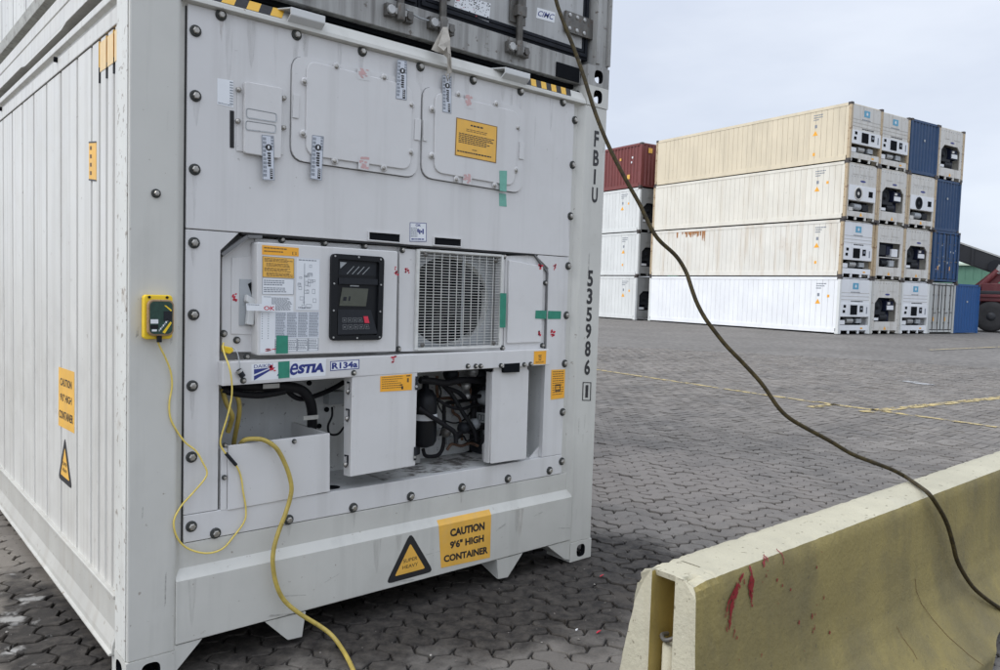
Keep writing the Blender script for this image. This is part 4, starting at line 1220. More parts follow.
# left half of the bay: hose bundle and bracket
pipe('power_hose', [(0.3834,0.12,1.0798),(0.4938,0.12,1.0617),(0.6225,0.12,1.0543),(0.708,0.12,1.0368),(0.75,0.12,1.0000),(0.7802,0.14,0.9393),(0.813,0.2,0.8489)], .022, k=6)
pipe('bay_hose', [(0.6549,0.16,1.0479),(0.7009,0.16,1.0026),(0.7474,0.16,0.9866),(0.8285,0.18,0.9962),(0.9173,0.2,1.0195),(0.9672,0.2,1.0437)], .011)
pipe('bay_hose', [(0.3719,0.1,1.0551),(0.4444,0.1,1.0348),(0.545,0.12,1.0218),(0.645,0.12,1.0321)], .014)
pipe('bay_wire', [(0.9092,0.2,0.9346),(0.91,0.2,0.894),(0.8911,0.2,0.8506),(0.9018,0.2,0.8136),(0.942,0.2,0.8097),(0.9718,0.2,0.8387)], .005)
for pxy in [(0.5685,0.088,1.0610),(0.7581,0.11,0.913)]:
    mb = MB(); mb.box(pxy[0]-.035, pxy[0]+.035, pxy[1]-.004, pxy[1], pxy[2]-.009, pxy[2]+.009, M['steel']); mb.build('hose_clamp', rc)
mb = MB(); mb.box(*sorted(([(0.9478,0.9784)][0][0], [(1.0309,0.9731)][0][0])), .30, .355, [(0.9489,0.9275)][0][1], [(0.9476,0.9877)][0][1], M['shade_grey']); mb.build('bay_bracket', rc, .003)
for x, z in [(0.9676,0.8974),(0.9305,0.823),(1.0006,0.9398),(0.8759,1.0268)]:
    mb = MB(); mb.cyl((x, .352, z), (x, .359, z), .012, M['dark'], n=10); mb.build('drain_hole', rc)
mb = MB()
x, y_ = [(0.8551,0.0887)][0]
K = 16
mb.face([(x+.035*math.cos(2*math.pi*i/K), y_+.035*math.sin(2*math.pi*i/K), .6035) for i in range(K)], M['dark']); mb.build('drain_hole', rc)
# dirt blown onto the bay floor
M['baydirt'] = paint('bay_floor_dirt', (.50, .50, .48), .8, var=.15, vscale=10, patch=.95, patchcol=(.10, .09, .08), patchscale=14, patchthr=(.48, .60))
mb = MB(); mb.box(1.10, 1.86, .06, .345, .6024, .6034, M['baydirt']); mb.build('dirty_tray', rc)
# yellow stopper and small clip beside the band
x, z = [(0.3382,1.2336)][0]
mb = MB(); q = [(0.3445,1.2354),(0.3815,1.2269),(0.3855,1.2133),(0.37,1.2022),(0.3467,1.2105)]; plate(mb, q, .02, .05, M['ybox']); st = mb.build('stopper', rc, .004)
mb = MB(); mb.tube(smooth_path([(0.3733,0.01,1.2305),(0.3808,-0.02,1.2136),(0.3868,-0.03,1.1762),(0.389,-0.03,1.1533)], 5), .0022, M['shade_grey'], 6); mb.build('stopper_chain', st)
mb = MB(); a_, b_ = [(0.3821,-0.033,1.1463),(0.3999,-0.033,1.1207)]; mb.cyl(a_, b_, .011, M['blackm'], n=10); mb.cyl(a_, Vector(a_).lerp(Vector(b_), .3), .013, M['steel'], n=10); mb.build('stopper_plug', st)

# ---- weathering marks that belong to the paint: runs below bolts and slots, scuffs, drips
def stain_mat(name, col, amount, scale):
    m, n, l, b = node_mat(name)
    b.inputs['Base Color'].default_value = (*col, 1); b.inputs['Roughness'].default_value = .8; b.inputs['Specular IOR Level'].default_value = .1
    tc = n.new('ShaderNodeTexCoord'); mp = n.new('ShaderNodeMapping'); mp.inputs['Scale'].default_value = scale
    no = n.new('ShaderNodeTexNoise'); no.inputs['Scale'].default_value = 1.0; no.inputs['Detail'].default_value = 6; no.inputs['Roughness'].default_value = .7
    l.new(tc.outputs['Object'], mp.inputs['Vector']); l.new(mp.outputs['Vector'], no.inputs['Vector'])
    mr = n.new('ShaderNodeMapRange'); mr.inputs['From Min'].default_value = .38; mr.inputs['From Max'].default_value = .68; mr.inputs['To Max'].default_value = amount
    l.new(no.outputs['Fac'], mr.inputs['Value']); l.new(mr.outputs['Result'], b.inputs['Alpha'])
    return m
M['rustrun'] = stain_mat('rust_run', (.22, .14, .09), .30, (70, 70, 9))
M['dirtrun'] = stain_mat('dirt_run', (.20, .185, .16), .17, (60, 60, 6))
M['scuff'] = stain_mat('black_scuff', (.07, .065, .06), .40, (26, 26, 90))
rw = random.Random(17)
def run(x, z, y, w, h, m):
    mb = MB(); n_ = 6
    for i in range(n_):
        t0, t1 = i/n_, (i+1)/n_
        w0, w1 = w*(1-t0)**.6, w*(1-t1)**.6
        d = rw.uniform(-.001, .001)
        mb.face([(x-w0+d, y, z-h*t0), (x+w0+d, y, z-h*t0), (x+w1+d, y, z-h*t1), (x-w1+d, y, z-h*t1)], M[m])
    mb.build('dirt_run', rc)
for x, z in [(0.2308,2.1479),(0.2302,1.8834),(0.2308,1.6170),(0.2289,1.0889),(0.3207,0.5168),(0.6206,0.5179),(0.9211,0.5192),(1.2204,0.5235),(1.5186,0.5216),(2.1975,0.8352),(2.1997,1.3565),(2.2021,1.8825),(1.8167,2.4623),(1.2140,2.4566),(0.9185,2.4581),(0.6215,2.4565),(0.3206,2.4578)]:
    if rw.random() < .8:
        yy = PD-.0006 if z > ZR or z < .603 else PD+.0014
        run(x+rw.uniform(-.006, .006), z-.012, yy, rw.uniform(.006, .014), rw.uniform(.05, .085 if z < .603 else .22), rw.choice(('rustrun', 'dirtrun', 'dirtrun')))
for x, z in [(0.9868,1.6640),(1.0270,1.6666),(1.0885,1.6661),(1.1252,1.6640),(1.3386,1.6680),(1.4020,1.6671),(1.4548,1.6702)]:
    run(x, z-.001, PD-.0006, rw.uniform(.006, .016), rw.uniform(.012, .025), 'dirtrun')
for i in range(16):
    run(rw.uniform(.25, 2.15), 2.466, PD-.0006, rw.uniform(.006, .02), rw.uniform(.06, .30), 'dirtrun')
for i in range(6):
    run(rw.uniform(.22, 2.2), .362, -.0047, rw.uniform(.008, .025), rw.uniform(.06, .2), rw.choice(('dirtrun', 'rustrun', 'dirtrun')))
for i in range(9):
    x, z = rw.uniform(.25, 2.2), rw.uniform(.14, .33); w_ = rw.uniform(.03, .14); h_ = rw.uniform(.003, .010); sl_ = rw.uniform(-.03, .03)
    mb = MB(); mb.face([(x, -.0049, z), (x+w_, -.0049, z+sl_), (x+w_*.95, -.0049, z+sl_+h_), (x+w_*.1, -.0049, z+h_)], M['scuff']); mb.build('scuff_mark', rc)
for i in range(14):
    xs_ = rw.choice((rw.uniform(.01, .15), rw.uniform(W-.15, W-.01))); z = rw.uniform(.14, 2.4); w_ = rw.uniform(.004, .010); h_ = rw.uniform(.03, .16)
    mb = MB(); mb.face([(xs_, -.0006, z), (xs_+w_, -.0006, z+.01), (xs_+w_*1.3, -.0006, z+h_), (xs_+w_*.3, -.0006, z+h_*.9)], M['scuff'] if i % 2 else M['dirtrun']); mb.build('scuff_mark', rc)

# ---- stickers of the upper panel
PS = PD-.0002
def _ht(mb, q):
    put_lines(mb, q, .78, .05, .98, .95, 9, M['gtext'], r5, .5, 2); put_lines(mb, q, .05, .92, .9, .98, 1, M['gtext'], r5, .5, 5)
sticker('data_sticker', rc, [(0.3097,2.2272),(0.37,2.2296),(0.3712,2.1301),(0.3107,2.1335)], PS, M['whitev'], _ht)
def _bar(mb, q):
    # upright brand tape: dark emblem, heavy word and rows of small print
    put_frame(mb, q, 0, 0, 1, 1, .05, M['gtext'], .001, .3)
    put_lines(mb, q, .08, .05, .35, .95, 10, M['gtext'], r5, .7, 2); put_lines(mb, q, .75, .02, .95, .35, 5, M['gtext'], r5, .7, 1)
    mb.face([q.at(.55+.27*math.cos(a)*1.0, .27+.075*math.sin(a), .0012) for a in [2*math.pi*i/12 for i in range(12)]], M['btext'])
    put_rect(mb, q, .48, .23, .62, .30, M['whitev'], .0016)
    for k in range(6): put_rect(mb, q, .42+.05*(k % 2), .38+k*.055, .72, .42+k*.055, M['btext'], .0013)
    put_rect(mb, q, .62, .74, .86, .97, M['btext']); put_lines(mb, q, .66, .76, .82, .95, 4, M['whitev'], r5, .4, 2, off=.0016)
for t, yy in (([(1.0820,2.4559),(1.1310,2.4608),(1.1343,2.2927),(1.0779,2.2898)], PD-.0186), ([(1.3230,2.4392),(1.3751,2.4442),(1.3797,2.2768),(1.3296,2.2764)], PD-.0186),
          ([(0.4735,2.0430),(0.5222,2.0454),(0.5281,1.8759),(0.48,1.8731)], PD-.0242), ([(0.6873,2.0755),(0.7384,2.0772),(0.7329,1.8994),(0.6818,1.9015)], PD-.0186)):
    sticker('brand_tape', rc, t, yy, M['bluev'], _bar)
def _notice(mb, q):
    put_frame(mb, q, 0, 0, 1, 1, .018, M['ytext']); put_lines(mb, q, .34, .11, .68, .16, 1, M['btext'], r5, .8, 3)
    put_lines(mb, q, .24, .24, .8, .33, 2, M['ytext'], r5, .4, 6); put_lines(mb, q, .07, .38, .93, .66, 6, M['btext'], r5, .5, 11)
    put_lines(mb, q, .4, .76, .52, .80, 1, M['ytext'], r5, .6, 2); put_lines(mb, q, .05, .85, .92, .92, 1, M['btext'], r5, .5, 14)
sticker('warning_sticker', hb, [(1.4095,2.2654),(1.6579,2.2626),(1.6574,2.0888),(1.4063,2.0929)], PD-.0186, M['yellow'], _notice)
def _o4(mb, q):
    put_frame(mb, q, 0, 0, 1, 1, .04, M['yellow']); put_lines(mb, q, .1, .06, .9, .9, 11, M['ytext'], r5, .35, 4); put_frame(mb, q, .3, .5, .7, .75, .06, M['ytext'])
sticker('service_sticker', rc, [(2.1014,1.0676),(2.2056,1.0663),(2.2059,0.9105),(2.1041,0.9078)], PD+.0015, M['orange'], _o4)

# ---- caution stickers on the sill and on the side
SY = -.0042
qc = [(1.3677,0.422),(1.6910,0.416),(1.6920,0.1478),(1.3882,0.1594)]
def _caution(mb, q):
    put_text(mb, q, 'CAUTION', .20, .16, .87, .34, M['btext'], .05); put_text(mb, q, "9'6\" HIGH", .19, .44, .86, .61, M['btext'], .045); put_text(mb, q, 'CONTAINER', .06, .73, .95, .89, M['btext'], .045)
ys = fq(qc, SY)
mb = MB()
zc = .366
ztop = max(qc[0][1], qc[1][1])
# the part of the sticker that laps onto the sloping top of the sill
sl = lambda z: -.0045-.0008+(z-zc)*(.026/.039)
lo = [(qc[0][0], zc-.002), (qc[1][0], zc-.002), (qc[2][0], qc[2][1]), (qc[3][0], qc[3][1])]
sheet(mb, fq(lo, SY), M['yellow'])
mb.face([(qc[0][0], sl(zc), zc-.002), (qc[1][0], sl(zc), zc-.002), (qc[1][0]-.001, sl(.39), .389), (qc[0][0]-.001, sl(.39), .389)], M['yellow'])
_caution(mb, Quad([(qc[0][0], SY, .372), (qc[1][0], SY, .372), (qc[2][0], SY, qc[2][1]), (qc[3][0], SY, qc[3][1])]))
mb.build('caution_sticker', rc)
def triangle_sticker(parent, P3, n):
    """P3: apex, right foot, left foot of the outer triangle (3-D)"""
    mb = MB(); A, B, C = [Vector(p) for p in P3]; n = Vector(n); c = (A+B+C)/3
    def tri(s_, off, m, rad=.16):
        P = [c+(p-c)*s_ for p in (A, B, C)]; out = []
        for i in range(3):
            p, a_, b_ = P[i], P[i-1], P[(i+1) % 3]
            pa, pb = p.lerp(a_, rad*.35), p.lerp(b_, rad*.35)
            for j in range(4):
                t = j/3; out.append((1-t)**2*pa+2*t*(1-t)*p+t*t*pb+n*off)
        mb.face(out, m)
    tri(1.04, .0006, M['btext'], .34); tri(.66, .0010, M['yellow'], .16)
    q = Quad([A.lerp(C, .62)+(B-C)*.10, A.lerp(B, .62)-(B-C)*.10, B, C])
    q.n = n
    q2 = Quad([c+(C-A)*.06-(B-C)*.19, c+(C-A)*.06+(B-C)*.25, c+(B-A)*.34+(B-C)*.03, c+(C-A)*.34-(B-C)*.03]); q2.n = n
    base = (B-C)
    up = A-(B+C)/2
    o = (B+C)/2
    qq = Quad([o-base*.20+up*.46, o+base*.20+up*.46, o+base*.20+up*.20, o-base*.20+up*.20]); qq.n = n
    put_text(mb, qq, 'SUPER', .12, .05, .88, .36, M['btext'], .0, .0016); put_text(mb, qq, 'HEAVY', .08, .60, .92, .91, M['btext'], .0, .0016)
    return mb.build('super_heavy_sticker', parent)
tp = [(1.2086,0.3582),(1.3388,0.1556),(1.0854,0.1533)]
triangle_sticker(rc, [(x, -.0045, z) for x, z in tp], (0, -1, 0))
# side of the container
sx = .0115
sc = [(1.1150,1.0647),(0.8216,1.0700),(0.8214,0.803),(1.1222,0.7943)]
q = Quad([(sx, y, z) for y, z in sc])
q.n = Vector((-1, 0, 0))
mb = MB(); sheet(mb, q, M['yellow'], .0006)
put_text(mb, q, 'CAUTION', .12, .17, .85, .30, M['btext'], .02); put_text(mb, q, "9'6\" HIGH", .12, .43, .85, .56, M['btext'], .02); put_text(mb, q, 'CONTAINER', .05, .72, .93, .86, M['btext'], .02)
mb.build('caution_sticker', rc)
tp = [(0.9946,0.7571),(0.868,0.5521),(1.1172,0.5525)]
triangle_sticker(rc, [(sx, y, z) for y, z in tp], (-1, 0, 0))
ss = [(0.5828,2.0168),(0.4695,2.0051),(0.4684,1.8545),(0.582,1.8681)]
q = Quad([(sx, y, z) for y, z in ss]); q.n = Vector((-1, 0, 0))
mb = MB(); sheet(mb, q, M['yellow'], .0006)
for k in range(4): put_rect(mb, q, .15, .1+.22*k, .4, .2+.22*k, M['ytext'])
put_rect(mb, q, .0, -.02, 1, .02, M['btext']); put_rect(mb, q, .0, .97, 1, 1.01, M['btext'])
mb.build('pallet_sticker', rc)
# yellow and black height stripes at the front top corner of the side
hz = [(0.1814,2.4025),(0.1806,2.3390),(0.274,2.4027),(0.2735,2.3594),(0.3796,2.4029),(0.3792,2.3565),(0.4868,2.4037),(0.4865,2.3526)]
for (ya, yb) in ((.137, .222), (.238, .317), (.333, .417)):
    zt = 2.372
    mb = MB(); mb.box(sx-.0012, sx-.0003, ya, yb, 2.262, zt, M['haz_faded']); mb.build('height_stripe', rc)
for g_ in (.15, .23, .325, .425):
    mb = MB()
    pr_ = [(g_-.015, .0112), (g_-.0068, .0272), (g_+.0068, .0272), (g_+.015, .0112)]
    for (ya, xa), (yb, xb) in zip(pr_, pr_[1:]):
        mb.face([(xa, ya, 2.285), (xb, yb, 2.285), (xb, yb, 2.383), (xa, ya, 2.383)], M['haz_y'])
        mb.face([(xa, ya, 2.225), (xb, yb, 2.225), (xb, yb, 2.2845), (xa, ya, 2.2845)], M['haz_k'])
    mb.build('height_stripe', rc)

# ---- identification letters down the right post
def glyph(mb, s, pts, bold=.03):
    q = fq(pts, -.0008); put_text(mb, q, s, 0, 0, 1, 1, M['btext'], bold, .0006)
mb = MB()
for s, t in (('F', [(2.3428,2.3510),(2.3788,2.3513),(2.3781,2.2657),(2.3421,2.2659)]), ('B', [(2.3406,2.2487),(2.3846,2.2495),(2.3847,2.1643),(2.3399,2.1639)]), ('I', [(2.3504,2.1471),(2.3656,2.1469),(2.3646,2.0658),(2.3494,2.0657)]),
             ('U', [(2.3399,2.0497),(2.3863,2.0505),(2.3863,1.9674),(2.3406,1.9673)]), ('5', [(2.3315,1.6029),(2.3747,1.6019),(2.3741,1.5126),(2.3308,1.5141)]), ('3', [(2.3305,1.5055),(2.3754,1.5039),(2.3747,1.4165),(2.3305,1.4187)]),
             ('5', [(2.3330,1.4024),(2.3764,1.4006),(2.3760,1.3212),(2.3326,1.3235)]), ('9', [(2.3316,1.3126),(2.3766,1.3102),(2.3764,1.2273),(2.3313,1.2303)]), ('8', [(2.3320,1.2183),(2.3770,1.2163),(2.3771,1.1293),(2.3319,1.1330)]),
             ('6', [(2.3335,1.1176),(2.3787,1.1144),(2.3779,1.0277),(2.3326,1.0321)]), ('1', [(2.3478,0.9752),(2.3704,0.9739),(2.3702,0.9042),(2.3476,0.9057)])):
    glyph(mb, s, t)
q = fq([(2.3236,0.993),(2.3931,0.9882),(2.3940,0.8848),(2.3244,0.8908)], -.0008)
put_frame(mb, q, 0, 0, 1, 1, .10, M['btext'], .0006, .45)
mb.build('container_number', rc)

# ---- lashing brackets and striped edge on the header
def bracket(xa, xb, zlo, zhi):
    mb = MB()
    t = .006
    prof = [(-.030, zhi), (-.030, zlo+.030), (.010, zlo)]          # front lip then sloping underside
    for xs, xe in ((xa, xb),):
        mb.prism([(xs, -.030, zhi), (xs, -.030, zlo+.030), (xs, -.030+t, zlo+.030), (xs, -.030+t, zhi)], (xe-xs, 0, 0), M['bracket'])
        mb.prism([(xs, -.030, zlo+.0295), (xs, .012, zlo), (xs, .012, zlo+t), (xs, -.030+t, zlo+.030+t)], (xe-xs, 0, 0), M['bracket'])
        mb.prism([(xs-.05, .060, zhi), (xs-.05, .060, zlo+.03), (xs-.05, .066, zlo+.03), (xs-.05, .066, zhi)], (xe-xs+.05, 0, 0), M['bracket'])
        mb.prism([(xs, -.030+t, zhi-t), (xe, -.030+t, zhi-t), (xe, .06, zhi-t), (xs-.05, .06, zhi-t)], (0, 0, t), M['bracket'])
    return mb.build('top_bracket', rc, .002)
b1 = [(0.5728,2.5415),(0.7199,2.5404),(0.7146,2.4750)]
bracket(b1[0][0], b1[1][0], 2.482, b1[0][1])
b2 = [(1.6712,2.5420),(1.8342,2.5494)]
bracket(b2[0][0], b2[1][0], 2.485, b2[0][1])
def stripes(xa, xb, n):
    mb = MB()
    for i in range(n):
        u0, u1 = xa+(xb-xa)*i/n, xa+(xb-xa)*(i+1)/n
        s_ = (xb-xa)/n*.5
        f_ = lambda x, t: (x, -.0035+.030*(.12+.88*t), 2.492+.048*(.12+.88*t)+.001)
        mb.face([f_(u0, 0), f_(u1, 0), f_(u1+s_, 1), f_(u0+s_, 1)], M['haz_y'] if i % 2 == 0 else M['haz_k'])
    mb.build('hazard_stripe', rc)
stripes(.22, .55, 7)
stripes(1.80, 2.155, 10)

# ------------------------------------------------------------------ the container stacked on top
uc = empty('shipping_container', 'dirty grey container resting on top of the near white one, black gaskets round its doors', 'shipping container', (0, 0, H))
_b0 = MB.build
def ubuild(mb, name, parent=uc, bevel=0.0):
    base = H if parent is uc else 0.0
    mb.v = [(p[0], p[1], p[2]-H) for p in mb.v]
    return mb.build(name, parent, bevel)
U = H
for x0 in (0, W-.162):
    for y0 in (0, L-.178):
        for z0 in (U, U+H-.1055):
            mb = MB(); casting_mesh(mb, x0-.003, x0+.165, y0-.003, y0+.178, z0+.0005, z0+.1055, M['dirty'], M['dark'])
            ubuild(mb, 'corner_casting')
for xa, xb in ((0, .105), (W-.105, W)):
    mb = MB()
    mb.box(xa, xb, .004, .14, U+.1055, U+H-.1055, M['dirty'])
    s_ = 1 if xa == 0 else -1
    xo = xa if xa == 0 else xb
    mb.prism([(xo, -.012, U+.12), (xo+s_*.022, -.012, U+.12), (xo+s_*.022, .003, U+.12), (xo, .003, U+.12)], (0, 0, H-.24), M['dirty'])
    mb.prism([(xo+s_*.075, -.004, U+.12), (xo+s_*.105, -.004, U+.12), (xo+s_*.105, .003, U+.12), (xo+s_*.075, .003, U+.12)], (0, 0, H-.24), M['dirty'])
    ubuild(mb, 'corner_post', uc, .003)
    mb = MB(); mb.box(xa, xb+.05, L-.15, L, U+.1055, U+H-.1055, M['dirty']); ubuild(mb, 'corner_post')
mb = MB()
mb.prism([(.166, .05, 2.592), (.166, .05, 2.722), (.166, .12, 2.722), (.166, .20, 2.60)], (W-.332, 0, 0), M['dirty'])
mb.box(.166, W-.166, .10, .30, 2.575, 2.598, M['dark'])
ubuild(mb, 'door_sill', uc, .003)
for xa in (2.085, .185):
    mb = MB(); mb.box(xa, xa+.17, .042, .0495, 2.594, 2.668, M['dark']); ubuild(mb, 'sill_pocket')
mb = MB(); mb.box(.11, W-.11, .05, .13, U+H-.13, U+H-.005, M['dirty']); ubuild(mb, 'door_header')
# two door leaves
z0, z1 = 2.726, U+H-.14
for side, (xa, xb) in (('l', (.112, 1.216)), ('r', (1.222, 2.326))):
    mb = MB(); mb.box(xa+.05, xb-.05, .052, .10, z0+.05, z1-.05, M['door'])
    leaf = ubuild(mb, 'door', uc, .002)
    mb = MB()
    for k, (y_, w0, w1) in enumerate(((.058, .0, .052), (.046, .012, .030), (.050, .036, .050))):
        w0, w1 = w0, w1
        mb.box(xa+w0, xb-w0, y_, .10, z0+w0, z0+w1, M['gasket']); mb.box(xa+w0, xb-w0, y_, .10, z1-w1, z1-w0, M['gasket'])
        mb.box(xa+w0, xa+w1, y_, .10, z0+w1, z1-w1, M['gasket']); mb.box(xb-w1, xb-w0, y_, .10, z0+w1, z1-w1, M['gasket'])
    mb.v = [(p[0], p[1], p[2]-H) for p in mb.v]
    mb.build('door_gasket', leaf)
    # hinges on the outer side
    xh = xa if side == 'l' else xb
    s_ = 1 if side == 'l' else -1
    for zh in (2.885, 3.45, 4.1, 4.75):
        mb = MB()
        mb.box(*sorted((xh-s_*.045, xh+s_*.20)), .030, .046, zh-.052, zh+.052, M['rod'])
        mb.cyl((xh-s_*.05, .030, zh-.062), (xh-s_*.05, .030, zh+.062), .020, M['rod'], n=12)
        for bx__ in (.06, .115, .17):
            for bz__ in (-.034, .034):
                mb.lathe((xh+s_*bx__, .030, zh+bz__), (0, -1, 0), [(.012, 0), (.011, .004), (.005, .007)], M['steel'], 8)
        mb.v = [(p[0], p[1], p[2]-H) for p in mb.v]
        mb.build('hinge', leaf, .001)
    for xr_ in ((.62, 1.105) if side == 'l' else (1.333, 1.800)):
        mb = MB()
        mb.cyl((xr_, .022, 2.675), (xr_, .022, U+H-.07), .017, M['rod'], n=12)
        mb.box(xr_-.052, xr_+.052, .036, .0445, 2.79, 2.99, M['rod'])
        mb.box(xr_-.03, xr_+.03, .004, .040, 2.82, 2.87, M['rod'])
        mb.v = [(p[0], p[1], p[2]-H) for p in mb.v]
        rod = mb.build('lock_rod', leaf, .002)
        mb = MB()       # cam and its keeper on the sill
        mb.box(xr_-.070, xr_-.030, .020, .049, 2.640, 2.692, M['rod'])
        mb.box(xr_+.030, xr_+.068, .020, .049, 2.634, 2.684, M['rod'])
        mb.cyl((xr_-.052, .020, 2.664), (xr_-.052, .006, 2.664), .020, M['steel'], n=8)
        mb.cyl((xr_+.048, .020, 2.658), (xr_+.048, .010, 2.658), .017, M['rod'], n=8)
        mb.box(xr_-.030, xr_+.030, .014, .040, 2.652, 2.678, M['dirty'])
        mb.cyl((xr_, .020, 2.63), (xr_, .020, 2.70), .021, M['rod'], n=10)
        mb.v = [(p[0], p[1], p[2]-H) for p in mb.v]
        mb.build('lock_cam', rod, .002)
# sagging seal wire between the two cams
mb = MB(); mb.tube(smooth_path([(1.14, .03, 2.69), (1.20, .03, 2.672), (1.27, .03, 2.672), (1.32, .03, 2.69)], 4), .004, M['shade_grey'], 6); ubuild(mb, 'seal_wire')
q = fq([(1.9411,2.9074),(2.0689,2.9149),(2.0628,2.8614),(1.9352,2.8551)], .0515)
mb = MB(); sheet(mb, q, M['whitev'], .0008); put_text(mb, q, 'CIMC', .07, .22, .93, .76, M['navy'], .012, slant=.1)
ubuild(mb, 'maker_sticker')
q = fq([(1.4247,2.8363),(1.6360,2.8481),(1.6271,2.7591),(1.4156,2.7662)], .0515)
mb = MB(); sheet(mb, q, M['whitev'], .0003); rr = random.Random(9)
for k in range(90):
    u, v = rr.random()*.96, rr.random()*.93; put_rect(mb, q, u, v, u+rr.uniform(.012, .04), v+rr.uniform(.02, .07), M['btext'] if rr.random() < .93 else M['redp'], .001+.00001*k)
ubuild(mb, 'torn_notice')
# long sides, rails, roof
ug = [.22, .42]
y = .42
while y < L-.5: y += .36; ug.append(y)
mb = grooved_wall(.014, ug, .14, L-.15, 2.80, U+H-.12, M['sidedirty'], M['groove'])
ubuild(mb, 'side_wall')
mb = MB(); mb.box(W-.05, W-.012, .14, L-.15, 2.80, U+H-.12, M['sidedirty']); ubuild(mb, 'side_wall')
def urail(name, prof, m, y0=.14, y1=L-.15):
    mb = MB(); mb.prism([(x, y0, z) for x, z in prof], (0, y1-y0, 0), M[m]); ubuild(mb, name, uc, .002)
urail('bottom_side_rail', [(-.002, 2.562), (-.002, 2.634), (.004, 2.637), (.004, 2.641), (-.002, 2.644), (-.002, 2.700), (.07, 2.715), (.07, 2.562)], 'side', .165)
urail('side_rail_ledge', [(.035, 2.716), (.035, 2.735), (-.012, 2.742), (-.016, 2.800), (.07, 2.805), (.07, 2.716)], 'dustrail')
urail('bottom_side_rail', [(W-.06, 2.562), (W, 2.562), (W, 2.80), (W-.06, 2.80)], 'sidedirty')
urail('top_side_rail', [(0, U+H-.13), (0, U+H-.01), (.08, U+H-.01), (.08, U+H-.13)], 'sidedirty')
urail('top_side_rail', [(W, U+H-.13), (W, U+H-.01), (W-.08, U+H-.01), (W-.08, U+H-.13)], 'sidedirty')
mb = MB(); mb.box(.06, W-.06, .13, L-.05, U+H-.05, U+H-.03, M['sidedirty']); ubuild(mb, 'roof')
mb = MB(); mb.box(.08, W-.08, .30, L-.1, 2.61, 2.68, M['dark']); ubuild(mb, 'floor')
mb = MB(); mb.box(.1, W-.1, L-.09, L-.04, 2.6, U+H-.05, M['sidedirty']); ubuild(mb, 'end_wall')
# wavy cut-outs along the lower edge of the rail
for yy in (.9, 2.6, 4.6, 7.0):
    mb = MB(); mb.prism([(-.0025, yy, 2.561), (-.0025, yy+.10, 2.548), (-.0025, yy+.9, 2.548), (-.0025, yy+1.0, 2.561)], (.06, 0, 0), M['side']); ubuild(mb, 'rail_doubler')

# strip of torn plastic film caught on the lock cam
mb = MB()
rr = random.Random(12)
A = [Vector(p) for p in [(1.3117,-0.01,2.6462),(1.2438,-0.02,2.5302),(1.2715,-0.025,2.5244),(1.3083,-0.02,2.5248),(1.3237,-0.03,2.5085),(1.3277,-0.03,2.4741),(1.3335,-0.02,2.4419),(1.3554,-0.028,2.4493),(1.3457,-0.035,2.4946),(1.3417,-0.03,2.5564),(1.3390,-0.02,2.6108),(1.3395,-0.01,2.6529)]]
c = sum(A, Vector())/len(A)
ring2 = [p.lerp(c, .45)+Vector((0, rr.uniform(-.03, .01), 0)) for p in A]
n_ = len(A)
vs = A+ring2+[c+Vector((0, -.02, 0))]
fs = [(i, (i+1) % n_, n_+(i+1) % n_, n_+i) for i in range(n_)]+[(n_+i, n_+(i+1) % n_, 2*n_) for i in range(n_)]
mb.raw(vs, fs, M['rag'])
B2 = [Vector(p) for p in [(1.3028,-0.03,2.6308),(1.2616,-0.045,2.5441),(1.2913,-0.05,2.5280),(1.3109,-0.045,2.5508),(1.3202,-0.05,2.4950),(1.3293,-0.045,2.5856),(1.3221,-0.03,2.6354)]]
mb.face(B2, M['rag'])
for p0, p1 in zip([(1.3280,-0.02,2.4408),(1.3487,-0.022,2.4490)], [(1.3476,-0.01,2.4155),(1.3541,-0.01,2.4256)]):
    mb.tube([p0, p1], .003, M['rag'], 5)
rag = mb.build('torn_plastic_wrap')
md = rag.modifiers.new('thickness', 'SOLIDIFY'); md.thickness = .002
tag(rag, 'grey torn scrap of plastic film hanging from the lock rod of the upper container', 'plastic scrap')

# ------------------------------------------------------------------ tracker box and its cord
dv = empty('tracking_box', 'small yellow electronics box with dark window stuck on the left post of the near container', 'electronic device', (.09, 0, 1.27))
def dbuild(mb, name, parent=dv, bevel=0.0):
    mb.v = [(p[0]-.09, p[1], p[2]-1.27) for p in mb.v]
    return mb.build(name, parent, bevel)
mb = MB(); plate(mb, rrect(.042, .140, 1.268, 1.424, .012), -.030, -.0015, M['ybox']); dbuild(mb, 'case', dv, .004)
mb = MB(); plate(mb, rrect(.050, .138, 1.281, 1.408, .020), -.050, -.0305, M['clear']); dbuild(mb, 'cover', dv, .003)
mb = MB(); plate(mb, rrect(.056, .132, 1.288, 1.402, .016), -.0525, -.0503, M['pcb']); 
q = Quad([(.056, -.0527, 1.402), (.132, -.0527, 1.402), (.132, -.0527, 1.288), (.056, -.0527, 1.288)])
put_rect(mb, q, .02, .55, .36, .68, M['whitev']); put_rect(mb, q, .02, .72, .36, .84, M['black']); put_rect(mb, q, .08, .86, .3, .92, M['whitev'])
for k in range(7):
    put_rect(mb, q, .38+.06*k, .86-.05*k, .44+.06*k, .92-.05*k, M['whitev'] if k % 2 else M['shade_grey'])
mb.face([q.at(.62, .12, .0005), q.at(.70, .12, .0005), q.at(.96, .26, .0005), q.at(.94, .31, .0005)], M['ybox'])
mb.face([q.at(.55, .95, .0005), q.at(.9, .62, .0005), q.at(.97, .66, .0005), q.at(.66, .99, .0005)], M['ybox'])
put_rect(mb, q, .6, .3, .96, .6, M['blackm'])
dbuild(mb, 'window', dv)
mb = MB(); mb.cyl((.092, -.038, 1.281), (.092, -.038, 1.258), .009, M['black'], n=12); dbuild(mb, 'cable_gland', dv)
mb = MB()
for x in (.06, .12): mb.cyl((x, -.0301, 1.416), (x, -.033, 1.416), .005, M['black'], n=8)
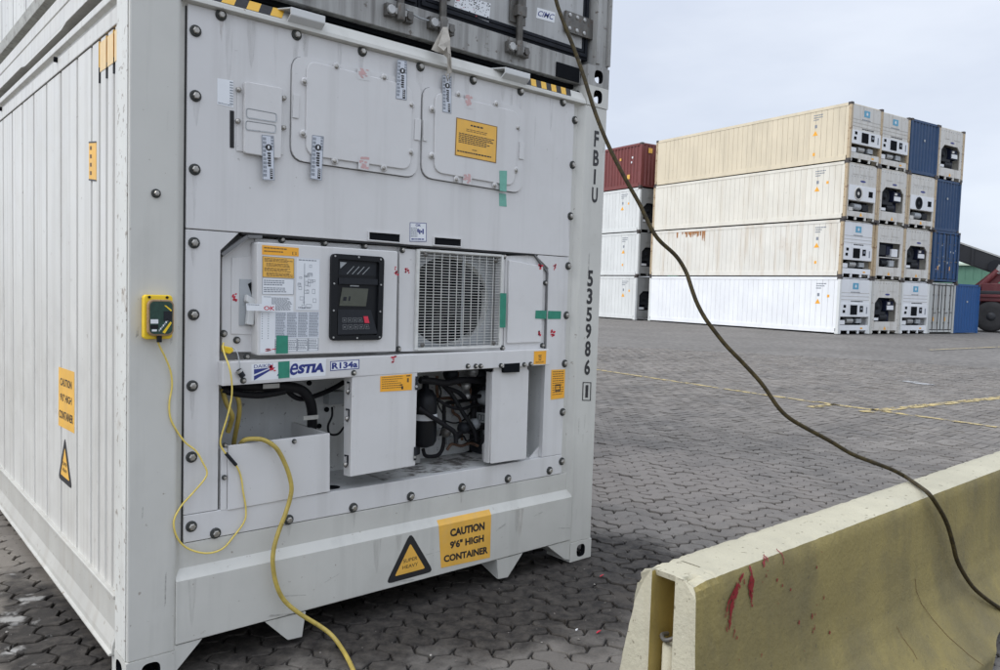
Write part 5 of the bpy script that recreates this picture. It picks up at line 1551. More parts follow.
dbuild(mb, 'case_screws', dv)

pts = [(0.0867,-0.038,1.2622),(0.0971,-0.03,1.2401),(0.1194,-0.02,1.1995),(0.1396,-0.012,1.1511),(0.1466,-0.008,1.0960),(0.1382,-0.006,1.0308),(0.147,-0.004,0.9678),(0.1935,0,0.8891),(0.2353,-0.006,0.8483),(0.2594,-0.012,0.8015),(0.2731,-0.016,0.7665),(0.2622,-0.016,0.7378),(0.2185,-0.006,0.6854),(0.1828,0,0.6446),(0.1572,-0.006,0.5944),(0.1729,0,0.5303),(0.2131,0.005,0.4817),(0.2762,-0.006,0.4542),(0.3419,0.006,0.4541),(0.3901,0.01,0.4949),(0.4305,0.008,0.5475),(0.4351,0.008,0.5983),(0.4229,0.006,0.6639),(0.4151,0.008,0.7197),(0.3941,0.004,0.7702),(0.3469,0,0.8289),(0.3292,0,0.8635),(0.3306,-0.01,0.9032),(0.3443,-0.022,0.9648),(0.3567,-0.032,1.0412),(0.3539,-0.04,1.0991),(0.3445,-0.04,1.1561),(0.3368,-0.01,1.2065),(0.3386,0.012,1.2312),(0.3482,0.03,1.2449)]
sp = smooth_path(pts, 7)
mb = MB(); mb.tube(sp, .0034, M['ycord'], 8)
cd = mb.build('sensor_cord'); tag(cd, 'thin yellow cord looping from the yellow box down over the corner bolts', 'cord')
mb = MB(); a_, b_ = [(0.3913,0.002,0.7749),(0.35,-0.002,0.8251)]; mb.cyl(a_, b_, .0068, M['blackm'], n=10); mb.build('cord_sleeve', cd)

# thick yellow power cable out of the tray, down over the sill to the paving
sp = smooth_path([(0.3719,0.1,1.0591),(0.3883,0.1,1.0067),(0.413,0.1,0.9533),(0.4174,0.12,0.922),(0.4138,0.14,0.8791)]+[], 6)
mb = MB(); mb.tube(sp, .0096, M['ycable'], 10); mb.build('power_cable_slack', rc)
sp = smooth_path([(0.4595,0.2,0.7948),(0.4508,0.16,0.856),(0.4497,0.12,0.9474),(0.4449,0.11,1.0015),(0.4282,0.11,1.0366),(0.4079,0.12,1.0387)], 6)
mb = MB(); mb.tube(sp, .0094, M['ycable'], 10); mb.build('power_cable_slack', rc)
pc = [(0.4391,0.1,0.8106),(0.4318,0.035,0.8585),(0.4593,0.005,0.8693),(0.5019,-0.01,0.8607),(0.5487,-0.018,0.8232),(0.5861,-0.022,0.7512),(0.6069,-0.026,0.6803),(0.6068,-0.026,0.6315),(0.5873,-0.026,0.5654),(0.5547,-0.03,0.4909),(0.5344,-0.035,0.4315),(0.5289,-0.038,0.3729),(0.5446,-0.036,0.288),(0.5799,-0.036,0.2103)]
pc += [(0.6415,-0.05,0.144),(0.7167,-0.075,0.0831),(0.7526,-0.115,0.0479)]
pc += [(x, y, .018) for x, y in [(0.7594,-0.1859),(0.7199,-0.3252),(0.6733,-0.4455),(0.5868,-0.5992)]]
mb = MB(); mb.tube(smooth_path(pc, 7), .0090, M['ycable'], 12)
pw = mb.build('power_cable'); tag(pw, 'thick yellow power cable coming out of the unit tray and trailing onto the paving', 'cable')

# ------------------------------------------------------------------ concrete barrier
cbm_top = paint('bare_concrete', (.45, .42, .315), .85, var=.10, vscale=5, spots=.75, pcol=(.14, .12, .08), pscale=44, pthr=(.64, .69), bump=.4, bscale=70, streak=.25, scol=(.42, .40, .33), sscale=(6, 6, 6))
cbm_face = paint('old_yellow_painted_concrete', (.262, .210, .074), .8, var=.12, vscale=3.0, streak=.75, scol=(.140, .118, .056), sscale=(5, 5, 1.1), sthr=(.44, .72),
                 spots=.6, pcol=(.10, .085, .05), pscale=48, pthr=(.66, .71), bump=.45, bscale=50, patch=.8, patchcol=(.165, .138, .068), patchscale=1.7, patchthr=(.48, .66))
cbm_slot = paint('mustard_painted_concrete', (.40, .30, .085), .75, var=.12, vscale=8, streak=.4, scol=(.28, .22, .1), bump=.25, bscale=60)
br = empty('concrete_barrier', 'pale concrete traffic barrier with dirty yellow painted face and red paint marks', 'road barrier', (.96, -1.605, 0))
BT = .705
def bar_profile():
    """(offset from the centre, z) front side negative"""
    back = [(.285, .0), (.285, .075), (.20, .20), (.165, .30), (.145, .42), (.115, .56), (.100, .65), (.092, .682), (.076, .699), (.052, BT)]
    front = [(-.074, BT), (-.089, .700), (-.097, .684), (-.100, .66), (-.104, .54), (-.110, .42), (-.122, .33), (-.150, .25), (-.205, .17), (-.275, .085), (-.300, .06), (-.300, 0)]
    mid = [(.03, BT+.003), (-.03, BT+.003)]
    return back, mid, front
def densify(P, step=.014):
    out = []
    for (a0, b0), (a1, b1) in zip(P, P[1:]):
        k = max(1, int(math.hypot(a1-a0, b1-b0)/step))
        out += [(a0+(a1-a0)*i/k, b0+(b1-b0)*i/k) for i in range(k)]
    return out+[P[-1]]
back, mid, front = bar_profile()
def bar_front_y(z):
    P = front
    for (a0, z0), (a1, z1) in zip(P, P[1:]):
        if z1 <= z <= z0:
            return a0+(a1-a0)*(z0-z)/max(1e-6, z0-z1)
    return P[0][0] if z > .3 else P[-1][0]
prof = densify(back+mid+front)
EX0, SD = .0, .12                              # end face and slot depth (local x)
xs = [EX0+SD+.014*k for k in range(60)]+[EX0+SD+.84+.03*k for k in range(1, 150)]
SLOT = (.050, -.030)                           # local y of the slot's two sides
def jit(x, y, z, amt):
    v = noise.noise(Vector((x*23, y*23, z*23)))
    w = noise.noise(Vector((x*61, y*61+5, z*61)))
    u = noise.noise(Vector((x*120, y*120, z*120)))
    chip = max(0, noise.noise(Vector((x*14+9, y*14, z*14)))-.12)
    edge = 1.0 if z > .660 and abs(y) > .045 else .22
    near_end = .8+2.0*max(0, 1-(x-EX0)/.22)
    k = amt*edge*near_end
    return (v*.5+w*.45+u*.35+chip*2.2)*k
def bar_sweep(mb, prof, xs, close0, close1):
    n = len(prof)
    V = []
    for x in xs:
        arch = .10*math.sqrt(max(0, 1-(max(0, 2.05-x)/.25)**2)) if 1.80 < x < 2.75 else 0      # drain slot cut under the toe
        for y, z in prof:
            if y < 0 and z < arch: y, z = bar_front_y(arch), arch
            j = jit(x, y, z, .0055) if z > .02 else 0
            s_ = 1 if y > 0 else -1
            cut = max(0, j)
            V.append((x+(abs(j)*.6 if x == xs[0] and close0 else 0), y-s_*abs(j)*.8, z-abs(j)*(1.0 if z > .66 else .0)))
    groups = {}
    for a_ in range(len(xs)-1):
        for b_ in range(n-1):
            (y0, z0), (y1, z1) = prof[b_], prof[b_+1]
            zz = (z0+z1)/2
            m = cbm_top if zz > .7005 or (y0+y1) > .02 else cbm_face
            groups.setdefault(id(m), (m, []))[1].append((a_*n+b_, a_*n+b_+1, (a_+1)*n+b_+1, (a_+1)*n+b_))
    off = len(mb.v)
    first = True
    for m, fs in groups.values():
        mb.raw(V, fs, m, True)
    if close0: mb.raw(V[:n], [tuple(range(n))], cbm_top)
    if close1: mb.raw(V[-n:], [tuple(range(n))], cbm_top)
mb = MB()
bar_sweep(mb, prof, xs, False, True)
# end: two cheeks either side of the upright slot, lintel above it
xe = [EX0+SD*k/12 for k in range(13)]
bp = [p for p in densify(back+mid[:1]) if True]
cheek_b = [p for p in prof if p[0] >= SLOT[0]]
cheek_b = cheek_b+[(SLOT[0], z) for z in (.70, .66, .5, .3, .1, .0)]
cheek_f = [(SLOT[1], z) for z in (.0, .1, .3, .5, .66, .70)]+[p for p in prof if p[0] <= SLOT[1]]
for ck in (cheek_b, cheek_f):
    n = len(ck)
    V = []
    for x in xe:
        for y, z in ck:
            j = jit(x, y, z, .0060) if z > .02 else 0
            inner = y in SLOT
            s_ = (1 if y > 0 else -1)
            V.append((x+(abs(j)*1.2 if x == xe[0] else 0), y-(0 if inner else s_*abs(j)*.8), z-(abs(j) if z > .66 else 0)))
    for a_ in range(len(xe)-1):
        for b_ in range(n):
            b2 = (b_+1) % n
            y0, y1 = ck[b_][0], ck[b2][0]
            zz = (ck[b_][1]+ck[b2][1])/2
            inner = y0 in SLOT and y1 in SLOT
            m = cbm_slot if inner else (cbm_top if zz > .7005 or y0+y1 > 0 or inner else cbm_face)
            mb.raw([V[a_*n+b_], V[a_*n+b2], V[(a_+1)*n+b2], V[(a_+1)*n+b_]], [(0, 1, 2, 3)], m)
    mb.raw(V[:n], [tuple(range(n))], cbm_top)
mb.face([(EX0+SD-.002, SLOT[0], 0), (EX0+SD-.002, SLOT[1], 0), (EX0+SD-.002, SLOT[1], BT-.004), (EX0+SD-.002, SLOT[0], BT-.004)], cbm_slot)
mb.prism([(EX0+.022, SLOT[0]+.002, BT-.022), (EX0+SD+.01, SLOT[0]+.002, BT-.030), (EX0+SD+.01, SLOT[0]+.002, BT+.001), (EX0+.016, SLOT[0]+.002, BT-.004)], (0, SLOT[1]-SLOT[0]-.004, 0), cbm_top)
mb.build('barrier_body', br)
mb = MB()
mb.box(1.7, 2.8, -.20, .10, .004, .12, M['dark']); mb.build('drain_slot', br)
# lifting loop and pin in the slot
mb = MB()
mb.tube(smooth_path([(.06, .030, .508), (.028, .026, .514), (.012, .004, .512), (.020, -.018, .522), (.05, -.022, .530)], 5), .0065, M['rod'], 8)
mb.build('anchor_loop', br)
mb = MB(); mb.lathe((.045, .006, .0), (0, 0, 1), [(.024, 0), (.024, .488), (.018, .495), (.016, .40)], cbm_top, 16); mb.build('anchor_tube', br)
def red_material():
    m, n, l, b = node_mat('red_paint_smear')
    b.inputs['Base Color'].default_value = (.22, .008, .012, 1); b.inputs['Roughness'].default_value = .5
    tc = n.new('ShaderNodeTexCoord'); mp = n.new('ShaderNodeMapping'); mp.inputs['Scale'].default_value = (60, 60, 22)
    no = n.new('ShaderNodeTexNoise'); no.inputs['Scale'].default_value = 1.0; no.inputs['Detail'].default_value = 5; no.inputs['Roughness'].default_value = .7
    l.new(tc.outputs['Object'], mp.inputs['Vector']); l.new(mp.outputs['Vector'], no.inputs['Vector'])
    mr = n.new('ShaderNodeMapRange'); mr.inputs['From Min'].default_value = .425; mr.inputs['From Max'].default_value = .45
    l.new(no.outputs['Fac'], mr.inputs['Value']); l.new(mr.outputs['Result'], b.inputs['Alpha'])
    return m
M['redpaint'] = red_material()
def smear(path, w0, w1, seed):
    """a dragged streak of red paint on the barrier face, ragged on both sides"""
    rr_ = random.Random(seed)
    P = smooth_path([(x, 0, z) for x, z in path], 5)
    lft, rgt = [], []
    for i, p in enumerate(P):
        w = (w0+(w1-w0)*i/(len(P)-1))*math.sin(math.pi*min(1, (i+1)/(len(P)+.5)))**.5
        lft.append((p.x-.96-w*rr_.uniform(.4, 1.2), p.z)); rgt.append((p.x-.96+w*rr_.uniform(.4, 1.2), p.z))
    mb = MB()
    f_ = lambda x, z: (x, bar_front_y(z)-.0034, z)
    for i in range(len(P)-1):
        mb.face([f_(*lft[i]), f_(*rgt[i]), f_(*rgt[i+1]), f_(*lft[i+1])], M['redpaint'])
    mb.build('red_paint_mark', br)
smear([(1.1904,0.6868),(1.1663,0.6659),(1.1482,0.6381),(1.1305,0.6076),(1.1232,0.5747),(1.1114,0.5374)], .015, .020, 1)
smear([(1.1513,0.6606),(1.1279,0.6371),(1.1099,0.6127),(1.0977,0.5813)], .006, .008, 2)
smear([(1.2317,0.6985),(1.2321,0.6658),(1.2327,0.63),(1.2374,0.5782)], .009, .012, 3)
smear([(1.2244,0.6616),(1.2185,0.6393),(1.2294,0.607)], .010, .006, 4)
smear([(1.3250,0.703),(1.3089,0.6942),(1.2990,0.6812)], .007, .010, 5)
smear([(1.3360,0.7069),(1.3262,0.6906)], .004, .004, 6)
smear([(1.4112,0.7102),(1.4135,0.688),(1.4127,0.6663)], .004, .003, 7)
smear([(1.1502,0.5561),(1.1471,0.5336),(1.1387,0.5126)], .004, .003, 8)
rr = random.Random(77)
for i in range(26):
    x = rr.uniform(1.08, 1.75); z = rr.uniform(.36, .67); s_ = rr.choice((.002, .003, .004, .006))
    mb = MB(); mb.face([(x-.96+s_*math.cos(a)*rr.uniform(.6, 1.2), bar_front_y(z)-.0034, z+s_*1.6*math.sin(a)*rr.uniform(.6, 1.3)) for a in (0, 1.1, 2.2, 3.3, 4.4, 5.5)], M['redpaint']); mb.build('red_paint_mark', br)
# hairline cracks in the face
for pts in ([(2.4152,0.403),(2.4178,0.3547),(2.4408,0.3012),(2.4912,0.2319),(2.5308,0.1725),(2.5936,0.1015),(2.6427,0.0582)], [(2.1940,0.2786),(2.2087,0.2363),(2.2281,0.1923),(2.2269,0.1694)]):
    mb = MB(); P3 = [Vector((x-.96, bar_front_y(z)-.0015, z)) for x, z in pts]
    mb.tube(P3, .0009, M['ytext'], 4); mb.build('crack', br)

# olive cable sagging from the upper container over the barrier
cp = [(1.7171,-0.25,2.9879),(1.6993,-0.3294,2.7847),(1.7085,-0.3829,2.6604),(1.7209,-0.4248,2.5670),(1.7305,-0.4827,2.4364),(1.7315,-0.5418,2.3019),(1.7383,-0.5935,2.1889),(1.7552,-0.6467,2.0789),(1.7838,-0.7058,1.9628),(1.8150,-0.7616,1.8569),(1.8307,-0.8069,1.7679),(1.8535,-0.8393,1.7099),(1.9141,-0.8847,1.6455),(1.9382,-0.9214,1.5794),(1.9356,-0.9543,1.5128),(1.9348,-0.9854,1.4512),(1.9481,-1.0185,1.3906),(1.9777,-1.0547,1.3304),(2.0102,-1.0886,1.2763),(2.0670,-1.1361,1.2061),(2.1246,-1.1884,1.1257),(2.1640,-1.2430,1.0343),(2.2063,-1.2753,0.9877),(2.2741,-1.3115,0.9474),(2.3810,-1.3646,0.8907),(2.4814,-1.4144,0.833),(2.5976,-1.4624,0.7893),(2.6928,-1.5000,0.7541)]
cp = [(1.76, .60, 5.150), (1.76, .22, 5.180), (1.765, .01, 5.170), (1.775, -.05, 5.05), (1.82, -.12, 4.5), (cp[0][0]-.05, -.20, cp[0][2]+.5)]+cp
cp += [(x, y, BT+.016) for x, y in [(2.7626,-1.5240),(2.6772,-1.5943),(2.6083,-1.6483)]]
cp += [(2.4913,-1.7220,0.7275),(2.5362,-1.7380,0.6799),(2.6112,-1.7450,0.6122),(2.6604,-1.7480,0.5548),(2.7106,-1.7500,0.4832),(2.7461,-1.7550,0.4184),(2.8081,-1.7650,0.3484),(2.8798,-1.7800,0.2808),(2.9605,-1.8000,0.2244),(3.0640,-1.8300,0.1625),(3.2243,-1.8700,0.0835),(3.4597,-1.9300,0.0009)]
mb = MB(); mb.tube(smooth_path(cp, 6), .0086, M['ocable'], 12)
oc = mb.build('hanging_cable'); tag(oc, 'dark olive cable sagging from the upper container over the concrete barrier', 'cable')

# loose grit and stone chips swept against the container and the barrier
mb = MB(); rr = random.Random(21)
grit = [paint('grit_stone', (.16, .145, .13), .9, var=.4, vscale=80), paint('pale_grit_stone', (.34, .32, .29), .9, var=.3, vscale=80)]
for i in range(420):
    if i % 3 == 0: gx, gy = rr.gauss(2.2, .7), rr.gauss(-.7, .45)
    elif i % 3 == 1: gx, gy = rr.uniform(.3, 5.5), rr.uniform(-1.4, 2.2)
    else: gx, gy = rr.gauss(-.28, .16), rr.uniform(.2, 4.0)
    if gy > -.02 and -.02 < gx < 2.45: continue
    s_ = rr.choice((.0025, .003, .004, .004, .006))*(1.4 if rr.random() < .06 else 1)
    c = Vector((gx, gy, s_*.5+.001))
    vs = [c+Vector((s_*rr.uniform(.6, 1.2)*math.cos(a), s_*rr.uniform(.6, 1.2)*math.sin(a), rr.uniform(-.2, .2)*s_)) for a in (0, 1.25, 2.5, 3.75, 5.0)]
    vs += [c+Vector((0, 0, s_*rr.uniform(.5, .9))), c-Vector((0, 0, s_*.6))]
    mb.raw(vs, [(k, (k+1) % 5, 5) for k in range(5)]+[((k+1) % 5, k, 6) for k in range(5)], grit[1 if rr.random() < .12 else 0])
tag(mb.build('gravel'), 'loose grit and stone chips scattered over the paving', 'gravel', kind='stuff')

# little bits of litter on the paving
for (x, y), nm, m, lab in zip([(1.7332,-0.6987),(2.2546,-0.2526),(1.6705,-0.6265)], ('litter_scrap',)*3, ('redp', 'redp', 'whitev'),
                       ('small red scrap of litter on dark soil right beside the concrete barrier end', 'small red scrap of litter farther from the camera, near the container corner foot', 'tiny white chip lying on dark soil left of the concrete barrier')):
    mb = MB(); s_ = .016 if m == 'redp' else .007
    mb.prism([(x-s_, y-.002, .004), (x-s_*.2, y-.006, .009), (x+s_*.9, y, .008), (x+s_*.4, y+.006, .006), (x-s_*.7, y+.005, .004)], (0, 0, .003), M[m]); o = mb.build(nm); tag(o, lab, 'litter')

# ------------------------------------------------------------------ the far container rows
BGO, BGR = Vector((33.6232, 13.5764, 0)), -0.14382
CH, CW = 2.574, 2.438
PITCH = 2.466
def far_paint(nm, col, **k):
    a = dict(rough=.5, var=.06, vscale=.8, streak=.5, scol=tuple(c*.62 for c in col), sscale=(2.2, 2.2, .25), sthr=(.5, .74), spots=.5, pcol=(.2, .1, .05), pscale=4.5, pthr=(.70, .76))
    a.update(k)
    return paint(nm, col, **a)
M['f_cream'] = far_paint('cream_container_paint', (.67, .585, .43), streak=.4)
M['f_ivory'] = far_paint('ivory_container_paint', (.72, .685, .595), streak=.45, scol=(.54, .47, .36))
M['f_offwhite'] = far_paint('rusty_offwhite_container_paint', (.72, .695, .625), streak=.6, scol=(.52, .42, .30), patch=.25, patchcol=(.45, .30, .18), patchscale=.5, patchthr=(.6, .72))
M['f_white'] = far_paint('fresh_white_container_paint', (.80, .81, .82), streak=.12, spots=.1)
M['f_greyw'] = far_paint('greyish_white_container_paint', (.66, .67, .65), streak=.25)
M['f_front'] = far_paint('reefer_front_paint', (.60, .585, .545), streak=.7, scol=(.34, .30, .24), sscale=(5, 5, .6), patch=.35, patchcol=(.40, .34, .26), patchscale=2.2, patchthr=(.52, .66))
M['f_frontw'] = far_paint('clean_reefer_front_paint', (.72, .73, .74), streak=.25)
M['f_tan'] = far_paint('rusty_tan_frame_paint', (.46, .36, .23), spots=.8, pcol=(.16, .07, .03), pscale=6, pthr=(.56, .66))
M['f_post'] = far_paint('grey_frame_paint', (.50, .49, .45), spots=.8, pcol=(.2, .1, .05), pscale=6, pthr=(.6, .7))
M['f_blue'] = far_paint('blue_container_paint', (.014, .050, .125), scol=(.035, .06, .10), streak=.3, spots=.2)
M['f_blue2'] = far_paint('bright_blue_container_paint', (.012, .075, .225), scol=(.03, .07, .15), streak=.2, spots=.1)
M['f_grey'] = far_paint('grey_container_paint', (.46, .47, .45), streak=.6, scol=(.22, .2, .18))
M['f_maroon'] = far_paint('maroon_container_paint', (.17, .040, .036), scol=(.22, .09, .08), streak=.3)
M['f_casting'] = far_paint('rusty_casting', (.055, .045, .04))
M['f_navy'] = plain('navy_machine_paint', (.010, .014, .034), .6, spec=.2)
M['f_logo'] = plain('logo_blue_print', (.10, .34, .50), .5)
M['f_rust'] = far_paint('rust', (.34, .15, .05), var=.3, vscale=3)

def far_container(col, row, kind, label, side='f_ivory', front='f_front', frame='f_post', off=(0, 0), see_side=False, seed=0, name='reefer_container'):
    rr = random.Random(seed*31+row*7+col)
    p = BGO+Matrix.Rotation(BGR, 3, 'Z') @ Vector((col*PITCH+off[0]+rr.uniform(-.018, .018), off[1]+rr.uniform(-.07, .07)*(row > 0), row*CH))
    t = empty(name, label, 'shipping container', p, BGR, 'containers stacked across the yard')
    corr = kind in ('end', 'doors', 'maroon')
    z0, z1 = .02, CH-.02
    # frame
    pw = .13
    for x in (0, CW-pw):
        for y in (0, L-pw):
            mb = MB(); mb.box(x, x+pw, y, y+pw, .11, CH-.11, M[frame]); mb.build('corner_post', t)
    for x in (-.004, CW-.158):
        for y in (-.004, L-.17):
            for z in (0.001, CH-.111):
                mb = MB(); mb.box(x, x+.162, y, y+.174, z, z+.11, M['f_casting'] if row or z > 1 else M[frame]); mb.build('corner_casting', t)
    for x in (.001, CW-.081):
        mb = MB(); mb.box(x, x+.08, .175, L-.175, CH-.15, CH-.02, M[side]); mb.build('top_rail', t)
        mb = MB(); mb.box(x, x+.08, .175, L-.175, .045, .25, M[side]); mb.build('bottom_rail', t)
    mb = MB(); mb.box(.05, CW-.05, .1, L-.1, CH-.06, CH-.03, M[side]); mb.build('roof', t)
    mb = MB(); mb.box(.1, CW-.1, L-.09, L-.03, .1, CH-.06, M[side]); mb.box(.1, CW-.1, .4, L-.2, .12, .2, M['dark']); mb.build('end_wall', t)
    # long sides
    if corr:
        for xw, s_ in ((.012, 1), (CW-.012, -1)):
            mb = MB()
            y = .13
            while y < L-.4:
                pr_ = [(y, .0), (y+.08, .0), (y+.12, .055), (y+.238, .055), (y+.278, .0)]
                for (ya, da), (yb, db) in zip(pr_, pr_[1:]):
                    mb.face([(xw+s_*da, ya, .25), (xw+s_*db, yb, .25), (xw+s_*db, yb, CH-.15), (xw+s_*da, ya, CH-.15)], M[side])
                y += .278
            mb.build('side_wall', t)
    else:
        ys = [.3+.30*i for i in range(38)]
        mb = grooved_wall(.018, ys, .13, L-.13, .25, CH-.15, M[side], M['f_seam'], depth=.016, gw=.011)
        mb.build('side_wall', t)
        mb = MB(); mb.box(CW-.06, CW-.018, .13, L-.13, .25, CH-.15, M[side]); mb.build('side_wall', t)
    if see_side:
        # small markings near the front end of the long side
        q = Quad([(.0165, 2.3, CH-.2), (.0165, .35, CH-.2), (.0165, .35, .3), (.0165, 2.3, .3)]); q.n = Vector((-1, 0, 0))
        mb = MB()
        u0 = {0: .55, 1: .45, 2: .35, 3: .2}[row]
        for k, (v, w_) in enumerate(((.05, .30), (.10, .24), (.15, .14))):
            put_lines(mb, q, u0, v, u0+w_, v+.025, 1, M['gtext'], rr, .9, 5, .002)
        put_rect(mb, q, u0+.04, .27, u0+.10, .34, M['gtext'], .002)
        mb.build('side_lettering', t)
        mb = MB()
        c = q.at(u0+.06, .46, .003); 
        mb.face([c+Vector((0, 0, .13)), c+Vector((0, -.14, -.09)), c+Vector((0, .14, -.09))], M['orange'])
        put_rect(mb, q, u0+.02, .88 if row == 3 else .80, u0+.08, .95 if row == 3 else .86, M['orange'], .002) if row in (3, 1) else put_rect(mb, q, u0+.30, .30, u0+.36, .36, M['orange'], .002)
        mb.build('warning_sticker', t)
    zc = CH
    fm = M[front]
    fy = .03
    def fbox(mb, u0, u1, v0, v1, m, y0, y1): mb.box(pw+(CW-2*pw)*u0, pw+(CW-2*pw)*u1, y0, y1, CH*v0, CH*v1, m)
    if kind in 'ABCD':
        # upper bulkhead, sill with fork openings
        rec = {'A': [(.0, 1.0, .155, .30)], 'B': [(.09, .91, .22, .66)], 'C': [(.05, .95, .15, .33)], 'D': [(.10, .90, .40, .66), (.12, .88, .22, .385)]}[kind]
        top = max(r_[3] for r_ in rec); bot = min(r_[2] for r_ in rec)
        mb = MB(); fbox(mb, 0, 1, top, .965, fm, fy, fy+.05); mb.build('front_panel', t)
        mb = MB(); fbox(mb, 0, 1, .06, bot, fm, fy-.01, fy+.05)
        for u in (.0, .30, .64, .94): fbox(mb, u, u+.06, .004, .06, fm, fy, fy+.05)
        mb.build('front_sill', t)
        if kind == 'D':
            mb = MB(); fbox(mb, 0, 1, .385, .40, fm, fy, fy+.04); mb.build('front_band', t)
        mb = MB()
        for (u0, u1, v0, v1) in rec:
            if u0 > .001:
                fbox(mb, 0, u0, v0, v1, fm, fy, fy+.05); fbox(mb, u1, 1, v0, v1, fm, fy, fy+.05)
            fbox(mb, u0, u1, v0, v1, M['f_navy'] if kind in 'BD' else M['dark'], .40, .42)
        mb.build('machine_bay', t)
        mb = MB()
        X = lambda u: pw+(CW-2*pw)*u
        if kind == 'B':
            for (u, v, r_) in ((.09, .66, 1), (.91, .66, -1)):
                mb.prism([(X(u), fy, CH*v), (X(u+.13*r_), fy, CH*v), (X(u), fy, CH*(v-.10))], (0, .05, 0), fm)
                mb.build('bay_corner', t); mb = MB()
            mb.lathe((X(.35), .36, CH*.50), (0, -1, 0), [(.36, 0), (.36, .14), (.30, .16), (.27, .10), (.10, .10), (.10, .16), (.02, .17)], M['blackm'], 24)
            mb.build('fan', t); mb = MB()
            fbox(mb, .14, .55, .35, .40, M['blackm'], .10, .38); fbox(mb, .58, .86, .42, .60, M['f_navy'], .12, .38); fbox(mb, .60, .84, .44, .52, M['f_frontw'], .08, .115)
            fbox(mb, .62, .70, .54, .58, M['f_front'], .08, .115)
            mb.build('control_box', t); mb = MB()
            mb.cyl((X(.35), .25, CH*.30), (X(.62), .25, CH*.30), .17, M['blackm'], n=16)
            mb.cyl((X(.68), .25, CH*.24), (X(.68), .25, CH*.36), .10, M['f_navy'], n=14)
            fbox(mb, .12, .30, .24, .29, M['f_frontw'], .10, .38)
            mb.build('compressor', t); mb = MB()
            for (u, v, w_, h_) in ((.22, .84, .22, .12), (.62, .84, .24, .12)): fbox(mb, u-.0, u+w_, v-.06, v+h_-.06, fm, fy-.014, fy-.001); mb.build('access_hatch', t); mb = MB()

            for k in range(9): fbox(mb, .06+.1*k, .075+.1*k, .915, .925, M['gtext'], fy-.012, fy-.001)
            for k in range(5): fbox(mb, .02, .04, .1+.15*k, .11+.15*k, M['gtext'], fy-.012, fy-.001); fbox(mb, .96, .98, .1+.15*k, .11+.15*k, M['gtext'], fy-.012, fy-.001)
            mb.build('panel_bolts', t); mb = MB()
            mb.face([(X(.54+.09*math.cos(a)), fy-.004, CH*(.72+.017*math.sin(a))) for a in [2*math.pi*k/12 for k in range(12)]], M['navy'])
            mb.build('maker_badge', t)
        elif kind == 'A':
            for v in (.60, .66, .72):
                fbox(mb, .0, 1., v, v+.007, M['f_seam'], fy-.006, fy-.001)
            mb.build('panel_ribs', t); mb = MB()
            fbox(mb, .40, .60, .79, .90, M['f_logo'], fy-.006, fy-.001)
            cx, cz = X(.5), CH*.845
            mb.face([(cx+(.10 if k % 2 == 0 else .05)*math.cos(2*math.pi*k/14+math.pi/2), fy-.009, cz+(.10 if k % 2 == 0 else .05)*math.sin(2*math.pi*k/14+math.pi/2)) for k in range(14)], M['f_frontw'])
            mb.build('logo', t); mb = MB()
            q = fq([(X(.34), CH*.735+.03), (X(.66), CH*.735+.03), (X(.66), CH*.735-.02), (X(.34), CH*.735-.02)], fy-.001); put_lines(mb, q, 0, 0, 1, 1, 1, M['gtext'], rr, .9, 6)
            q = fq([(X(.36), CH*.575+.03), (X(.80), CH*.575+.03), (X(.80), CH*.575-.03), (X(.36), CH*.575-.03)], fy-.001); put_lines(mb, q, 0, 0, 1, 1, 1, M['btext'], rr, .9, 7)
            mb.build('lettering', t); mb = MB()
            fbox(mb, .0, 1., .305, .535, M['f_frontw'], fy-.035, fy-.001); mb.build('unit_cover', t); mb = MB()
            fbox(mb, .33, .56, .34, .51, M['dark'], fy-.055, fy-.036); mb.build('fan_opening', t); mb = MB()
            fbox(mb, .66, .77, .39, .50, M['dark'], fy-.050, fy-.036); fbox(mb, .69, .74, .43, .47, M['gtext'], fy-.056, fy-.051); mb.build('display_console', t); mb = MB()
            fbox(mb, .09, .17, .46, .51, M['dark'], fy-.045, fy-.036); fbox(mb, .07, .15, .37, .42, M['dark'], fy-.045, fy-.036); fbox(mb, .89, .93, .36, .48, M['gtext'], fy-.04, fy-.036); mb.build('air_slot', t); mb = MB()
            mb.cyl((X(.30), .22, CH*.23), (X(.52), .22, CH*.23), .14, M['steel'], n=16); mb.cyl((X(.56), .2, CH*.18), (X(.56), .2, CH*.27), .10, M['blackm'], n=12)
            fbox(mb, .64, .82, .19, .27, M['shade_grey'], .10, .35); fbox(mb, .02, .20, .165, .24, M['f_frontw'], .05, .35)
            mb.build('compressor', t)
        elif kind == 'C':
            K = 20
            fbox(mb, .03, .97, .34, .60, M['f_frontw'], fy-.03, fy-.001); mb.build('unit_cover', t); mb = MB()
            mb.lathe((X(.36), fy-.031, CH*.46), (0, -1, 0), [(.30, 0), (.30, .02), (.25, .022), (.24, .006), (.08, .006), (.07, .015)], M['f_front'] if seed % 2 == 0 else M['blackm'], K)
            mb.lathe((X(.36), fy-.0375, CH*.46), (0, -1, 0), [(.238, 0), (.07, .001)], M['blackm'] if seed % 2 == 0 else M['dark'], K)
            mb.build('fan', t); mb = MB()
            fbox(mb, .72, .86, .42, .52, M['dark'], fy-.045, fy-.031); mb.build('display_console', t); mb = MB()
            for (u, v, w_, h_) in ((.14, .84, .22, .1), (.42, .84, .22, .1), (.68, .84, .2, .1)): fbox(mb, u, u+w_, v-.05, v+h_-.05, fm, fy-.014, fy-.001); mb.build('access_hatch', t); mb = MB()

            mb.face([(X(.52+.10*math.cos(a)), fy-.004, CH*(.68+.018*math.sin(a))) for a in [2*math.pi*k/12 for k in range(12)]], M['navy'])
            mb.build('maker_badge', t); mb = MB()
